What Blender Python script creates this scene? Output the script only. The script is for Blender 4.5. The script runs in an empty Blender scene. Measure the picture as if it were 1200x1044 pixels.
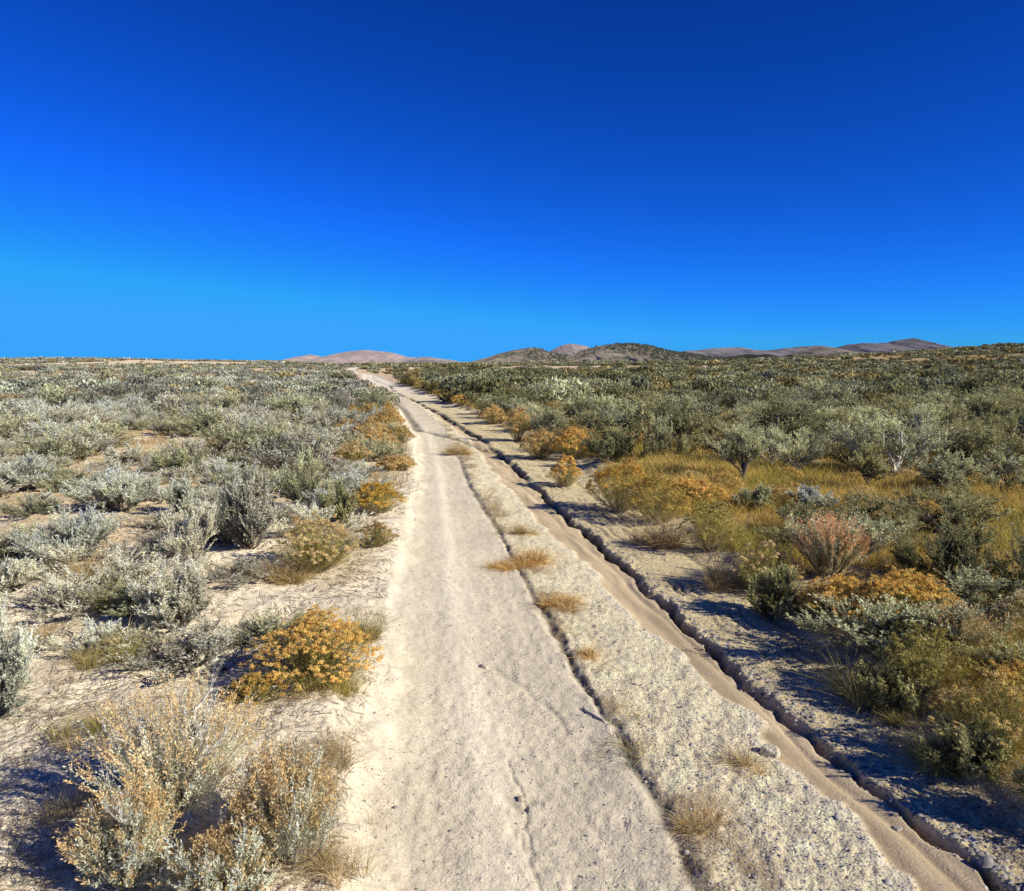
import bpy, math, numpy as np, random
from mathutils import Vector
PI = math.pi
rs = np.random.RandomState(7)
for blk in (): pass
scene = bpy.context.scene
COL = scene.collection

# ------------------------------------------------------------------ camera
F, CX, CY, HOR = 900.0, 600.0, 522.0, 424.0      # photo-pixel focal length, centre, eye-level row
CAMH = 1.9
PITCH = math.atan((CY - HOR) / F)
cam = bpy.data.cameras.new('camera'); camo = bpy.data.objects.new('camera', cam); COL.objects.link(camo)
cam.sensor_width = 36; cam.lens = F / 1200 * 36; cam.clip_start = 0.05; cam.clip_end = 30000
camo.location = (0, 0, CAMH); camo.rotation_euler = (PI/2 - PITCH, 0, 0)
scene.camera = camo

def ray(px, py):
    a, b = (px - CX) / F, -(py - CY) / F
    c, s = math.cos(PITCH), math.sin(PITCH)
    return np.array([a, c + b * s, -s + b * c])     # unit depth along view axis

# ------------------------------------------------------------------ numpy noise
def _h(ix, iy, seed):
    n = (ix.astype(np.int64) * 374761393 + iy.astype(np.int64) * 668265263 + seed * 1442695041) & 0xFFFFFFFF
    n = ((n ^ (n >> 13)) * 1274126177) & 0xFFFFFFFF
    n = (n ^ (n >> 16)) & 0xFFFFFF
    return n / float(0xFFFFFF)
def vnoise(x, y, seed=0):
    ix, iy = np.floor(x), np.floor(y); fx, fy = x - ix, y - iy
    fx = fx*fx*fx*(fx*(fx*6-15)+10); fy = fy*fy*fy*(fy*(fy*6-15)+10)
    a, b, c, d = _h(ix, iy, seed), _h(ix+1, iy, seed), _h(ix, iy+1, seed), _h(ix+1, iy+1, seed)
    return (a*(1-fx)+b*fx)*(1-fy) + (c*(1-fx)+d*fx)*fy
def fbm(x, y, oct=4, seed=0):
    s, a, t = 0, 0.5, 0
    for i in range(oct):
        s = s + a*vnoise(x + 17.3*i, y - 9.1*i, seed+i); t += a; a *= .5; x, y = x*2.03, y*2.03
    return s / t                                    # 0..1
def ss(a, b, x):
    t = np.clip((x - a) / (b - a), 0, 1); return t*t*(3-2*t)
def lerp(a, b, t): return a + (b - a) * t

# ------------------------------------------------------------------ terrain
SKY_X = [-400, 0, 60, 120, 200, 330, 420, 560, 700, 800, 900, 1000, 1080, 1130, 1200, 1600]
SKY_Y = [416, 422, 421, 421, 423, 425, 428.5, 428, 427, 426, 422, 418, 413.5, 410.5, 406.5, 396]
RIDGE = 420.0
def z_far(x, y):
    yy = np.maximum(y, 1.0)
    px = CX + F * x / yy
    hs = CAMH + (HOR - np.interp(np.clip(px, -400, 1600), SKY_X, SKY_Y)) * RIDGE / F
    hs = hs + (fbm(x/60, y/60, 3, 5) - .5) * 1.3
    s = ss(45, RIDGE, y)
    z = hs * s
    z = z - ss(RIDGE, RIDGE*2.4, y) * (hs + 6)
    und = (fbm(x/35+3, y/35, 3, 11) - .5) * .45 * ss(30, 110, np.hypot(x, y)) 
    return z + und * (1 - s*.6)
_T = np.exp(np.linspace(math.log(1.0), math.log(900), 5000))
def hit(px, py):
    d = ray(px, py)
    P = np.outer(_T, d) + np.array([0, 0, CAMH])
    below = P[:, 2] < z_far(P[:, 0], P[:, 1])
    i = int(np.argmax(below)) if below.any() else len(_T) - 1
    return P[i], _T[i]                              # point, depth

def wline(pts):
    """photo-traced line on the ground -> x as a function of distance y"""
    W = np.array([hit(a, b)[0][:2] for a, b in pts]); W = W[np.argsort(W[:, 1])]
    keep = np.concatenate([[True], np.diff(W[:, 1]) > .02]); W = W[keep]
    ly = np.log(W[:, 1])
    sl = (W[1, 0]-W[0, 0])/(W[1, 1]-W[0, 1])
    def f(y):
        yc = np.clip(y, W[0, 1], W[-1, 1])
        return np.interp(np.log(yc), ly, W[:, 0]) + (np.minimum(y, W[0, 1]) - W[0, 1]) * sl
    return f, W
lineL, WL = wline([(395,1044),(415,900),(440,800),(452,720),(464,650),(480,590),(488,550),(484,510),(468,482),(452,463),(438,450),(427,440),(419,431),(416,428)])
lineM, WM = wline([(835,1044),(795,975),(757,905),(720,850),(688,805),(662,765),(640,722),(612,670),(585,623),(563,587),(550,560),(540,533),(520,500),(495,480),(470,464),(448,450),(432,440),(422,431),(418.5,428)])
lineG, WG = wline([(1075,1044),(1033,1002),(985,957),(940,918),(905,872),(890,845),(855,815),(800,772),(735,712),(685,657),(636,620),(604,580),(582,556),(562,530),(545,512),(528,500),(505,482),(478,466),(453,451),(435,440),(423.5,431),(420,428)])
lineC, WC = wline([(1185,1044),(1115,985),(1060,940),(1010,905),(960,865),(890,805),(840,755),(780,705),(740,667),(700,635),(660,600),(630,572),(605,548),(585,530),(566,515),(540,500),(517,485),(487,470),(457,452),(437,440.5),(424.5,431),(420.5,428)])
lineR, WR = wline([(1330,1044),(1200,955),(1130,890),(1060,830),(985,765),(900,695),(850,655),(800,622),(748,590),(706,560),(668,537),(630,516),(590,497),(548,482),(510,466),(480,456),(455,447),(440,440),(426,431),(422,428)])

def poly_dist(x, y, P):
    """distance to polyline and signed side"""
    best = np.full(x.shape, 1e9)
    for (a, b) in zip(P[:-1], P[1:]):
        d = b - a; L = max(d @ d, 1e-9)
        t = np.clip(((x-a[0])*d[0] + (y-a[1])*d[1]) / L, 0, 1)
        best = np.minimum(best, np.hypot(x - a[0] - t*d[0], y - a[1] - t*d[1]))
    return best
def W2(pts): return np.array([hit(a, b)[0][:2] for a, b in pts])
CRACKS = [  # traced erosion cracks: polyline, width, depth
    (W2([(450,457),(462,468),(474,481),(484,494),(489,504)]), .16, .22),
    (W2([(489,503),(508,507),(530,513),(553,521),(578,528)]), .12, .16),
    (W2([(537,533),(543,548),(550,567),(563,587),(577,610),(585,623)]), .035, .07),
    (W2([(585,623),(600,650),(612,672),(628,702)]), .022, .06),
    (W2([(690,807),(708,835),(735,868)]), .022, .06),
    (W2([(628,702),(647,730),(667,773),(690,807)]), .03, .08),
    (W2([(735,868),(750,900),(777,947),(800,985),(826,1044)]), .035, .07),
    (W2([(598,884),(612,931),(620,960),(625,990)]), .008, .018),
    (W2([(575,775),(615,800),(650,830),(670,855)]), .02, .022),
    (W2([(595,930),(607,938),(622,930)]), .03, .035),
    (W2([(612,968),(622,1000),(640,1044)]), .008, .02),
]
def zones(x, y):
    j = (fbm(x*2.2, y*2.2, 3, 21) - .5); j2 = fbm(x*9, y*9, 2, 22) - .5
    dist = np.hypot(x, y); k = 1 + 0*x
    wl = .35*j + .12*j2
    uL = x - lineL(y) + wl
    uM = x - lineM(y) + .10*j
    uG = x - lineG(y) + .20*j + .08*j2
    uC = x - lineC(y) + .16*j + .03*j2
    uR = lineR(y) - x + .30*j + .15*j2
    return uL, uM, uG, uC, uR
def height(x, y):
    x = np.asarray(x, float); y = np.asarray(y, float)
    z = z_far(x, y)
    uL, uM, uG, uC, uR = zones(x, y)
    near = 1 - ss(150, 260, y)
    front = ss(-8, -3, y)
    road = np.minimum(ss(-.12, .2, uL), ss(-.25, .15, uR)) 
    p = np.zeros_like(x)
    n1 = fbm(x*1.1, y*1.1, 3, 31) - .5; n2 = fbm(x*5, y*5, 3, 32) - .5; n3 = fbm(x*26, y*26, 2, 33) - .5
    # off-road hummocks
    off = .07 + .16*n1 + .05*n2 + .018*n3
    # left lane: shallow rut with a soft crown in the middle
    wl = np.maximum(lineM(y) - lineL(y), .2); t = np.clip((x - lineL(y)) / wl, 0, 1)
    lane = -.035*np.sin(PI*t)**.6 + .018*np.exp(-((t-.42)/.10)**2) + .012*n2 + .012*n3 + .02*n1
    shoulder = -.002 + .024*n2 + .018*n3
    p = lerp(lane, shoulder, ss(-.03, .05, uM))
    flow = np.sin((x - lineC(y))*26 + 5*fbm(x*1.6, y*1.1, 3, 41)*3)
    ws = np.maximum(lineC(y) - lineG(y), .05); ts = np.clip((x-lineG(y))/ws, 0, 1)
    sand = -.024 - .010*ts + .004*flow + .010*n1 + .012*n2*(.3+ts) - .010*np.exp(-((ts-.62-.25*(fbm(x*.8, y*.8, 2, 42)-.5))/.07)**2)
    p = lerp(p, sand, ss(-.02, .045, uG))
    carve = np.exp(-((uC+.035)/.045)**2)
    cw = np.clip(.011 + .0040*y, .018, .12)*(.35+1.2*fbm(x*5, y*5, 2, 45))
    jag = uC + .05*(fbm(x*11, y*11, 2, 46)-.5) + .03*(fbm(x*3.1, y*3.1, 2, 48)-.5)
    trench = np.exp(-np.abs((jag+.012)/cw)**3)*np.clip(-.35+2.3*fbm(x*.9, y*.9, 2, 49), .12, 1.1)
    rl = -.012 + .009*n2 + .009*n3 + .01*n1
    for q, dp, w in ((.22, .016, .02), (.30, .014, .016), (.43, .02, .022), (.53, .014, .016), (.70, .02, .03), (.83, .014, .02)):
        rl = rl - dp*1.0*np.exp(-((uC - q - .04*np.sin(y*1.1+q*9))/w)**2) * (2.4*np.clip(fbm(x*1.5, y*2.5, 2, 47)-.3, 0, 1))
    p = lerp(p, rl, ss(-.012, .035, uC))
    p = p + .035*(fbm(x*19, y*19, 2, 50)-.5)*np.exp(-((uC-.06)/.09)**2) - .085*trench
    z = z + front*near*lerp(off, p, road) + (1-front*near)*0
    m = (y > 1) & (y < 60)
    if m.any():
        xm, ym = x[m], y[m]; dz = np.zeros_like(xm)
        for P, w, d in CRACKS:
            sc = w * (.5 + 1.1*fbm(xm*6, ym*6, 2, 51))
            D = poly_dist(xm + .05*(fbm(xm*7, ym*7, 2, 52)-.5), ym + .05*(fbm(xm*7, ym*7, 2, 53)-.5), P)
            dz -= .33*d*np.exp(-(D/sc)**2)*(.5+fbm(xm*3, ym*3, 2, 54))
        z[m] += dz
    return z
def hgt(x, y): return float(height(np.array([x]), np.array([y]))[0])

# ------------------------------------------------------------------ materials
def new_mat(name):
    m = bpy.data.materials.new(name); m.use_nodes = True
    nt = m.node_tree; nt.nodes.clear(); return m, nt, nt.nodes, nt.links
def ground_material(name, fine=1.0, rough=.95):
    m, nt, N, L = new_mat(name)
    out = N.new('ShaderNodeOutputMaterial'); bs = N.new('ShaderNodeBsdfDiffuse')
    at = N.new('ShaderNodeAttribute'); at.attribute_name = 'Col'
    co = N.new('ShaderNodeTexCoord')
    n1 = N.new('ShaderNodeTexNoise'); n1.inputs['Scale'].default_value = 55; n1.inputs['Detail'].default_value = 6; n1.inputs['Roughness'].default_value = .75
    n2 = N.new('ShaderNodeTexNoise'); n2.inputs['Scale'].default_value = 9; n2.inputs['Detail'].default_value = 5; n2.inputs['Roughness'].default_value = .65
    v = N.new('ShaderNodeTexVoronoi'); v.inputs['Scale'].default_value = 75; v.inputs['Randomness'].default_value = 1
    for n in (n1, n2, v): L.new(co.outputs['Object'], n.inputs['Vector'])
    r1 = N.new('ShaderNodeMapRange'); r1.inputs['From Min'].default_value = .32; r1.inputs['From Max'].default_value = .62
    r1.inputs['To Min'].default_value = .70; r1.inputs['To Max'].default_value = 1.20
    L.new(n1.outputs['Fac'], r1.inputs['Value'])
    r2 = N.new('ShaderNodeMapRange'); r2.inputs['From Min'].default_value = .3; r2.inputs['From Max'].default_value = .7
    r2.inputs['To Min'].default_value = .86; r2.inputs['To Max'].default_value = 1.12
    L.new(n2.outputs['Fac'], r2.inputs['Value'])
    r3 = N.new('ShaderNodeSeparateColor'); L.new(v.outputs['Color'], r3.inputs['Color'])
    r3m = N.new('ShaderNodeMapRange'); r3m.inputs['To Min'].default_value = .82; r3m.inputs['To Max'].default_value = 1.16
    L.new(r3.outputs[0], r3m.inputs['Value'])
    al = N.new('ShaderNodeMath'); al.operation = 'MULTIPLY'; L.new(r1.outputs[0], al.inputs[0]); L.new(r2.outputs[0], al.inputs[1])
    bl = N.new('ShaderNodeMath'); bl.operation = 'MULTIPLY'; L.new(al.outputs[0], bl.inputs[0]); L.new(r3m.outputs[0], bl.inputs[1])
    # alpha of the attribute = how coarse the surface is
    mx = N.new('ShaderNodeMix'); mx.data_type = 'FLOAT'; mx.inputs[2].default_value = .98
    L.new(at.outputs['Alpha'], mx.inputs[0]); L.new(bl.outputs[0], mx.inputs[3])
    mul = N.new('ShaderNodeMix'); mul.data_type = 'RGBA'; mul.blend_type = 'MULTIPLY'; mul.inputs[0].default_value = 1
    L.new(at.outputs['Color'], mul.inputs[6]); L.new(mx.outputs[0], mul.inputs[7])
    L.new(mul.outputs[2], bs.inputs['Color']); bs.inputs['Roughness'].default_value = .6
    hs = N.new('ShaderNodeMath'); hs.operation = 'MULTIPLY_ADD'; hs.inputs[1].default_value = -.7
    L.new(v.outputs['Distance'], hs.inputs[0]); L.new(n1.outputs['Fac'], hs.inputs[2])
    bstr = N.new('ShaderNodeMath'); bstr.operation = 'MULTIPLY_ADD'; bstr.inputs[1].default_value = .58*fine; bstr.inputs[2].default_value = .18
    L.new(at.outputs['Alpha'], bstr.inputs[0])
    tr = N.new('ShaderNodeAttribute'); tr.attribute_name = 'Track'; tsp = N.new('ShaderNodeSeparateColor'); L.new(tr.outputs['Color'], tsp.inputs[0])
    def mth(op, a, b=None, c=None):
        n = N.new('ShaderNodeMath'); n.operation = op
        for i, v_ in enumerate((a, b, c)):
            if v_ is None: continue
            if isinstance(v_, (int, float)): n.inputs[i].default_value = v_
            else: L.new(v_, n.inputs[i])
        return n.outputs[0]
    zig = mth('PINGPONG', tsp.outputs[0], .055)                     # chevrons across the tyre
    ph = mth('ADD', mth('MULTIPLY', tsp.outputs[1], 135.), mth('MULTIPLY', zig, 95.))
    tread = mth('MULTIPLY', mth('SINE', mth('ADD', ph, mth('MULTIPLY', n2.outputs['Fac'], 4.))), tsp.outputs[2])
    vc = N.new('ShaderNodeTexVoronoi'); vc.feature = 'DISTANCE_TO_EDGE'; vc.inputs['Scale'].default_value = 16; vm = N.new('ShaderNodeVectorMath'); vm.operation = 'ADD'
    vs = N.new('ShaderNodeVectorMath'); vs.operation = 'SCALE'; vs.inputs['Scale'].default_value = .05; L.new(n2.outputs['Color'], vs.inputs[0]); L.new(co.outputs['Object'], vm.inputs[0]); L.new(vs.outputs[0], vm.inputs[1]); L.new(vm.outputs[0], vc.inputs['Vector'])
    ce = mth('MULTIPLY', mth('SUBTRACT', 1., mth('MINIMUM', mth('MULTIPLY', vc.outputs['Distance'], 14.), 1.)), mth('MULTIPLY', mth('GREATER_THAN', n2.outputs['Fac'], .53), -.55))
    hsum = mth('ADD', mth('ADD', hs.outputs[0], mth('MULTIPLY', tread, .35)), ce)
    b = N.new('ShaderNodeBump'); b.inputs['Distance'].default_value = .014
    L.new(bstr.outputs[0], b.inputs['Strength']); L.new(hsum, b.inputs['Height'])
    L.new(b.outputs[0], bs.inputs['Normal']); L.new(bs.outputs[0], out.inputs['Surface'])
    return m
def leaf_material(name, trans=.25, var=.28, gain=1.0):
    m, nt, N, L = new_mat(name)
    out = N.new('ShaderNodeOutputMaterial'); d = N.new('ShaderNodeBsdfDiffuse'); t = N.new('ShaderNodeBsdfTranslucent')
    at = N.new('ShaderNodeAttribute'); at.attribute_name = 'Col'
    oi = N.new('ShaderNodeObjectInfo'); mr = N.new('ShaderNodeMapRange')
    mr.inputs['To Min'].default_value = (1-var)*gain; mr.inputs['To Max'].default_value = (1+var)*gain
    L.new(oi.outputs['Random'], mr.inputs['Value'])
    co = N.new('ShaderNodeTexCoord'); ns = N.new('ShaderNodeTexNoise'); ns.inputs['Scale'].default_value = 5; ns.inputs['Detail'].default_value = 3
    L.new(co.outputs['Object'], ns.inputs['Vector'])
    m2 = N.new('ShaderNodeMapRange'); m2.inputs['From Min'].default_value = .3; m2.inputs['From Max'].default_value = .7
    m2.inputs['To Min'].default_value = .78; m2.inputs['To Max'].default_value = 1.2
    L.new(ns.outputs['Fac'], m2.inputs['Value'])
    k = N.new('ShaderNodeMath'); k.operation = 'MULTIPLY'; L.new(mr.outputs[0], k.inputs[0]); L.new(m2.outputs[0], k.inputs[1])
    mul = N.new('ShaderNodeMix'); mul.data_type = 'RGBA'; mul.blend_type = 'MULTIPLY'; mul.inputs[0].default_value = 1
    L.new(at.outputs['Color'], mul.inputs[6]); L.new(k.outputs[0], mul.inputs[7])
    L.new(mul.outputs[2], d.inputs['Color']); L.new(mul.outputs[2], t.inputs['Color'])
    mix = N.new('ShaderNodeMixShader'); mix.inputs[0].default_value = trans
    L.new(d.outputs[0], mix.inputs[1]); L.new(t.outputs[0], mix.inputs[2]); L.new(mix.outputs[0], out.inputs['Surface'])
    return m
def bark_material(name):
    m, nt, N, L = new_mat(name)
    out = N.new('ShaderNodeOutputMaterial'); d = N.new('ShaderNodeBsdfDiffuse')
    at = N.new('ShaderNodeAttribute'); at.attribute_name = 'Col'
    co = N.new('ShaderNodeTexCoord'); ns = N.new('ShaderNodeTexNoise'); ns.inputs['Scale'].default_value = 60; ns.inputs['Detail'].default_value = 5
    mp = N.new('ShaderNodeMapping'); mp.inputs['Scale'].default_value = (1, 1, .15)
    L.new(co.outputs['Object'], mp.inputs['Vector']); L.new(mp.outputs[0], ns.inputs['Vector'])
    m2 = N.new('ShaderNodeMapRange'); m2.inputs['From Min'].default_value = .3; m2.inputs['From Max'].default_value = .7
    m2.inputs['To Min'].default_value = .5; m2.inputs['To Max'].default_value = 1.3
    L.new(ns.outputs['Fac'], m2.inputs['Value'])
    mul = N.new('ShaderNodeMix'); mul.data_type = 'RGBA'; mul.blend_type = 'MULTIPLY'; mul.inputs[0].default_value = 1
    L.new(at.outputs['Color'], mul.inputs[6]); L.new(m2.outputs[0], mul.inputs[7]); L.new(mul.outputs[2], d.inputs['Color'])
    bp = N.new('ShaderNodeBump'); bp.inputs['Distance'].default_value = .004; bp.inputs['Strength'].default_value = .6
    L.new(ns.outputs['Fac'], bp.inputs['Height']); L.new(bp.outputs[0], d.inputs['Normal'])
    L.new(d.outputs[0], out.inputs['Surface'])
    return m
M_SOIL = ground_material('pale soil'); M_ROAD = ground_material('packed dirt', .7); M_SAND = ground_material('washed sand', .6)
M_LEAF = leaf_material('sage leaves', .25, .22, 1.08); M_GRASS = leaf_material('dry grass', .35, .15, 1.12); M_FLOWER = leaf_material('dried flowers', .3, .12, 1.12)
M_BARK = bark_material('weathered bark'); M_FARVEG = leaf_material('far brush', .2, .0, 1.08)

# ------------------------------------------------------------------ mesh building
def make_mesh(name, V, Q, C, mat, smooth=False, nper=4):
    """V (n,3), Q (m,nper) index array, C (n,4) colours"""
    me = bpy.data.meshes.new(name)
    V = np.ascontiguousarray(V, np.float32); Q = np.ascontiguousarray(Q, np.int32)
    me.vertices.add(len(V)); me.vertices.foreach_set('co', V.ravel())
    me.loops.add(Q.size); me.loops.foreach_set('vertex_index', Q.ravel())
    me.polygons.add(len(Q)); me.polygons.foreach_set('loop_start', np.arange(0, Q.size, nper, dtype=np.int32))
    try: me.polygons.foreach_set('loop_total', np.full(len(Q), nper, np.int32))
    except Exception: pass
    me.update(calc_edges=True)
    if smooth: me.polygons.foreach_set('use_smooth', np.ones(len(Q), bool))
    a = me.color_attributes.new('Col', 'FLOAT_COLOR', 'POINT')
    if C.shape[1] == 3: C = np.hstack([C, np.ones((len(C), 1))])
    a.data.foreach_set('color', np.ascontiguousarray(C, np.float32).ravel())
    me.materials.append(mat)
    return me
def mob(name, me, parent=None):
    o = bpy.data.objects.new(name, me); COL.objects.link(o)
    if parent: o.parent = parent
    return o
def norm(v): return v / np.maximum(np.linalg.norm(v, axis=-1, keepdims=True), 1e-9)
class Buf:
    def __init__(s): s.V, s.Q, s.C, s.n = [], [], [], 0
    def add(s, V, Q, C):
        s.V.append(V); s.Q.append(Q + s.n); s.C.append(C); s.n += len(V)
    def mesh(s, name, mat, smooth=False):
        return make_mesh(name, np.concatenate(s.V), np.concatenate(s.Q), np.concatenate(s.C), mat, smooth)
    def arrays(s): return np.concatenate(s.V), np.concatenate(s.Q), np.concatenate(s.C)
def leaves(R, pos, d, ln, wd, col, bend=.0, outv=None):
    """rhombic blades; pos (n,3), d (n,3) direction"""
    n = len(pos); d = norm(d)
    side = norm(np.cross(d, norm(R.normal(size=(n, 3))) if outv is None else norm(norm(outv) + .38*R.normal(size=(n, 3)))))
    nrm = np.cross(side, d)
    ln = np.broadcast_to(ln, (n,))[:, None]; wd = np.broadcast_to(wd, (n,))[:, None]
    mid = pos + d*ln*.5 + nrm*ln*bend
    V = np.stack([pos, mid + side*wd*.5, pos + d*ln, mid - side*wd*.5], 1).reshape(-1, 3)
    Q = np.arange(4*n).reshape(n, 4)
    C = np.repeat(col, 4, axis=0)
    return V, Q, C
def tubes(P, rad, col, sides=4):
    """P (n,k,3) polylines, rad (n,k); returns quads"""
    n, k, _ = P.shape
    T = np.gradient(P, axis=1); T = norm(T)
    ref = np.where(np.abs(T[..., 2:3]) > .9, np.array([1., 0, 0]), np.array([0, 0, 1.]))
    A = norm(np.cross(T, ref)); B = np.cross(T, A)
    ang = np.arange(sides) * 2*PI/sides
    ring = P[:, :, None, :] + rad[:, :, None, None]*(np.cos(ang)[None, None, :, None]*A[:, :, None, :] + np.sin(ang)[None, None, :, None]*B[:, :, None, :])
    V = ring.reshape(-1, 3)
    base = (np.arange(n)*k*sides)[:, None, None] + (np.arange(k-1)*sides)[None, :, None]
    s0 = np.arange(sides)[None, None, :]; s1 = (s0 + 1) % sides
    Q = np.stack([base+s0, base+s1, base+sides+s1, base+sides+s0], -1).reshape(-1, 4)
    C = np.repeat(np.broadcast_to(col, (n, col.shape[-1]))[:, None, :], k*sides, 1).reshape(-1, col.shape[-1])
    return V, Q, C
def ribbons(R, P, w, C0, C1):
    """thin tapering blades along polylines P (n,k,3)"""
    n, k, _ = P.shape
    T = norm(P[:, -1]-P[:, 0]); side = norm(np.cross(T, norm(R.normal(size=(n, 3)))))
    t = np.linspace(0, 1, k)
    ww = (w[:, None]*(1 - .9*t**1.5)[None, :])[:, :, None]*.5
    V = np.stack([P - side[:, None, :]*ww, P + side[:, None, :]*ww], 2).reshape(-1, 3)
    base = (np.arange(n)*k*2)[:, None] + (np.arange(k-1)*2)[None, :]
    Q = np.stack([base, base+1, base+3, base+2], -1).reshape(-1, 4)
    C = (C0[:, None, :]*(1-t)[None, :, None] + C1[:, None, :]*t[None, :, None])
    C = np.repeat(C, 2, axis=1).reshape(-1, 3)
    return V, Q, C
def colmix(R, n, a, b, spread=.1):
    t = R.rand(n, 1); c = np.array(a)*(1-t) + np.array(b)*t
    return np.clip(c * (1 + R.normal(size=(n, 1))*spread), .005, .95)

# colour sets (linear albedo)
SILVER = ((.58,.575,.37), (.95,.935,.68)); GREY = ((.52,.48,.31), (.88,.82,.58)); OLIVE = ((.24,.23,.08), (.52,.48,.22))
MIDSAGE = ((.38,.38,.17), (.70,.67,.38)); TIPS = ((.62,.42,.17), (.88,.66,.32)); PINK = ((.76,.38,.16), (.92,.60,.30))
BARKC = ((.20,.16,.10), (.44,.38,.28)); WHITEBARK = ((.56,.51,.40), (.80,.75,.62))
GOLD = ((.70,.42,.09), (.90,.62,.20)); STRAW = ((.60,.43,.16), (.85,.66,.34)); OLGRASS = ((.32,.29,.06), (.66,.54,.18)); RUST = ((.56,.37,.13), (.82,.60,.25))

def gen_sage(seed, r=.5, h=.75, prim=9, sec=7, tw=11, lf=20, leaf=.018, pal=MIDSAGE, tips=None, tipf=0., bark=BARKC,
             bare=0., trunk=0., upright=.5, thick=1., lw=.36):
    """sagebrush: gnarled stems -> side branches -> leafy shoots; returns (branches Buf, foliage Buf)"""
    R = np.random.RandomState(seed)
    B, Fo = Buf(), Buf()
    az = (np.arange(prim) + R.rand(prim)*.9) * 2*PI/prim
    inc = np.sqrt(R.rand(prim))*.95; inc[:max(1, prim//5)] *= .35
    reach = .72 + .22*R.rand(prim); K = 7; t = np.linspace(0, 1, K)
    ex = np.stack([np.cos(az)*inc*r*reach*1.15, np.sin(az)*inc*r*reach*1.15, h*(trunk*.6 + (.80-.50*inc**2)*(.8+.3*R.rand(prim)))], -1)
    P = np.zeros((prim, K, 3))
    sweep = t**1.0
    for c in (0, 1): P[:, :, c] = ex[:, c:c+1]*(np.sin(t*PI/2)**(.9+1.6*trunk))
    P[:, :, 2] = ex[:, 2:3]*(trunk*t**.7 + (1-trunk)*t**1.25)
    P += np.cumsum(R.normal(size=P.shape)*.02*r, 1)*t[None, :, None]*1.6; P[:, 0, 2] = -.03; P[:, 0, :2] = R.normal(size=(prim, 2))*.02
    rad = (.018*thick*r/.5)*(1 - .68*t)[None, :]*(.6+.7*R.rand(prim, 1)); 
    if trunk > 0: rad[:, 0] *= 1.6
    B.add(*tubes(P, rad, colmix(R, prim, *bark), 5))
    # secondary branches
    n2 = prim*sec; pi_ = np.repeat(np.arange(prim), sec); ti = (.12 + .3*trunk) + (.88-.3*trunk)*R.rand(n2)**.8; 
    f = ti*(K-1); i0 = np.minimum(f.astype(int), K-2); fr = (f-i0)[:, None]
    S0 = P[pi_, i0]*(1-fr) + P[pi_, i0+1]*fr
    out = S0.copy(); out[:, 2] = 0; out = out/max(r, .01) + R.normal(size=(n2, 3))*.5; out[:, 2] = .25 + upright*.9*R.rand(n2)
    L2 = (.22+.30*R.rand(n2))*r*1.05
    D2 = norm(out); K2 = 5; t2 = np.linspace(0, 1, K2)
    P2 = S0[:, None, :] + D2[:, None, :]*(L2[:, None]*t2)[:, :, None]
    P2[:, :, 2] += (upright*.35*L2)[:, None]*t2**2
    P2 += np.cumsum(R.normal(size=P2.shape)*.012*r, 1)*t2[None, :, None]
    B.add(*tubes(P2, (.0055*thick*r/.5)*(1-.7*t2)[None, :]*np.ones((n2, 1)), colmix(R, n2, *bark), 3))
    # shoots
    n3 = n2*tw; si = np.repeat(np.arange(n2), tw); ti = .15 + .85*R.rand(n3)
    f = ti*(K2-1); i0 = np.minimum(f.astype(int), K2-2); fr = (f-i0)[:, None]
    T0 = P2[si, i0]*(1-fr) + P2[si, i0+1]*fr
    cen = np.array([0, 0, h*.25]); o = norm(T0 - cen)
    D3 = norm(D2[si]*.35 + o*.65 + R.normal(size=(n3, 3))*.45 + np.array([0, 0, upright*1.1]))
    L3 = (.09 + .12*R.rand(n3))*(h/.75)**.5*(r/.5)**.4
    K3 = 3; t3 = np.linspace(0, 1, K3)
    P3 = T0[:, None, :] + D3[:, None, :]*(L3[:, None]*t3)[:, :, None]; P3[:, :, 2] += (.15*L3)[:, None]*t3**2
    P3[:, :, 2] = np.maximum(P3[:, :, 2], .01)
    tc = colmix(R, n3, *(bark if bare < .5 else GREY)) 
    Fo.add(*ribbons(R, P3, np.full(n3, max(.0025, leaf*.13)*(1+bare)), tc, tc*1.1))
    # leaves on shoots
    keep = R.rand(n3) > bare*.75; T0k, D3k, L3k = P3[keep, 0], D3[keep], L3[keep]; n4 = len(T0k)*lf
    if n4:
        ki = np.repeat(np.arange(len(T0k)), lf); s = R.rand(n4)**.8
        pos = T0k[ki] + D3k[ki]*(L3k[ki]*s)[:, None]; pos[:, 2] += .15*L3k[ki]*s**2
        dr = D3k[ki]*.9 + R.normal(size=(n4, 3))*.55 + np.array([0, 0, .15])
        col = colmix(R, n4, pal[0], pal[1])
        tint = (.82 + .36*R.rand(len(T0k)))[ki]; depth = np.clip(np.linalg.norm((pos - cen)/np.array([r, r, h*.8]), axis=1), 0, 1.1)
        col = col*tint[:, None]*(.28 + .78*depth)[:, None]*(.55+.5*np.clip(pos[:, 2]/h, 0, 1))[:, None]*1.05  # inner and lower leaves darkened: the bush's own shade put into the colour
        ll = leaf*1.2*(.7+.6*R.rand(n4)); wd = ll*lw
        if tips is not None:
            tk = (R.rand(len(T0k)) < tipf)[ki] & (s > .45)
            tcol = colmix(R, n4, *tips); col = np.where(tk[:, None], tcol, col); ll = np.where(tk, ll*.6, ll); wd = np.where(tk, wd*1.5, wd)
        pos[:, 2] = np.maximum(pos[:, 2], .004)
        Fo.add(*leaves(R, pos, dr, ll, wd, np.clip(col, .01, .9), 0, pos - cen*np.array([1, 1, .4])))
    return B, Fo

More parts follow.
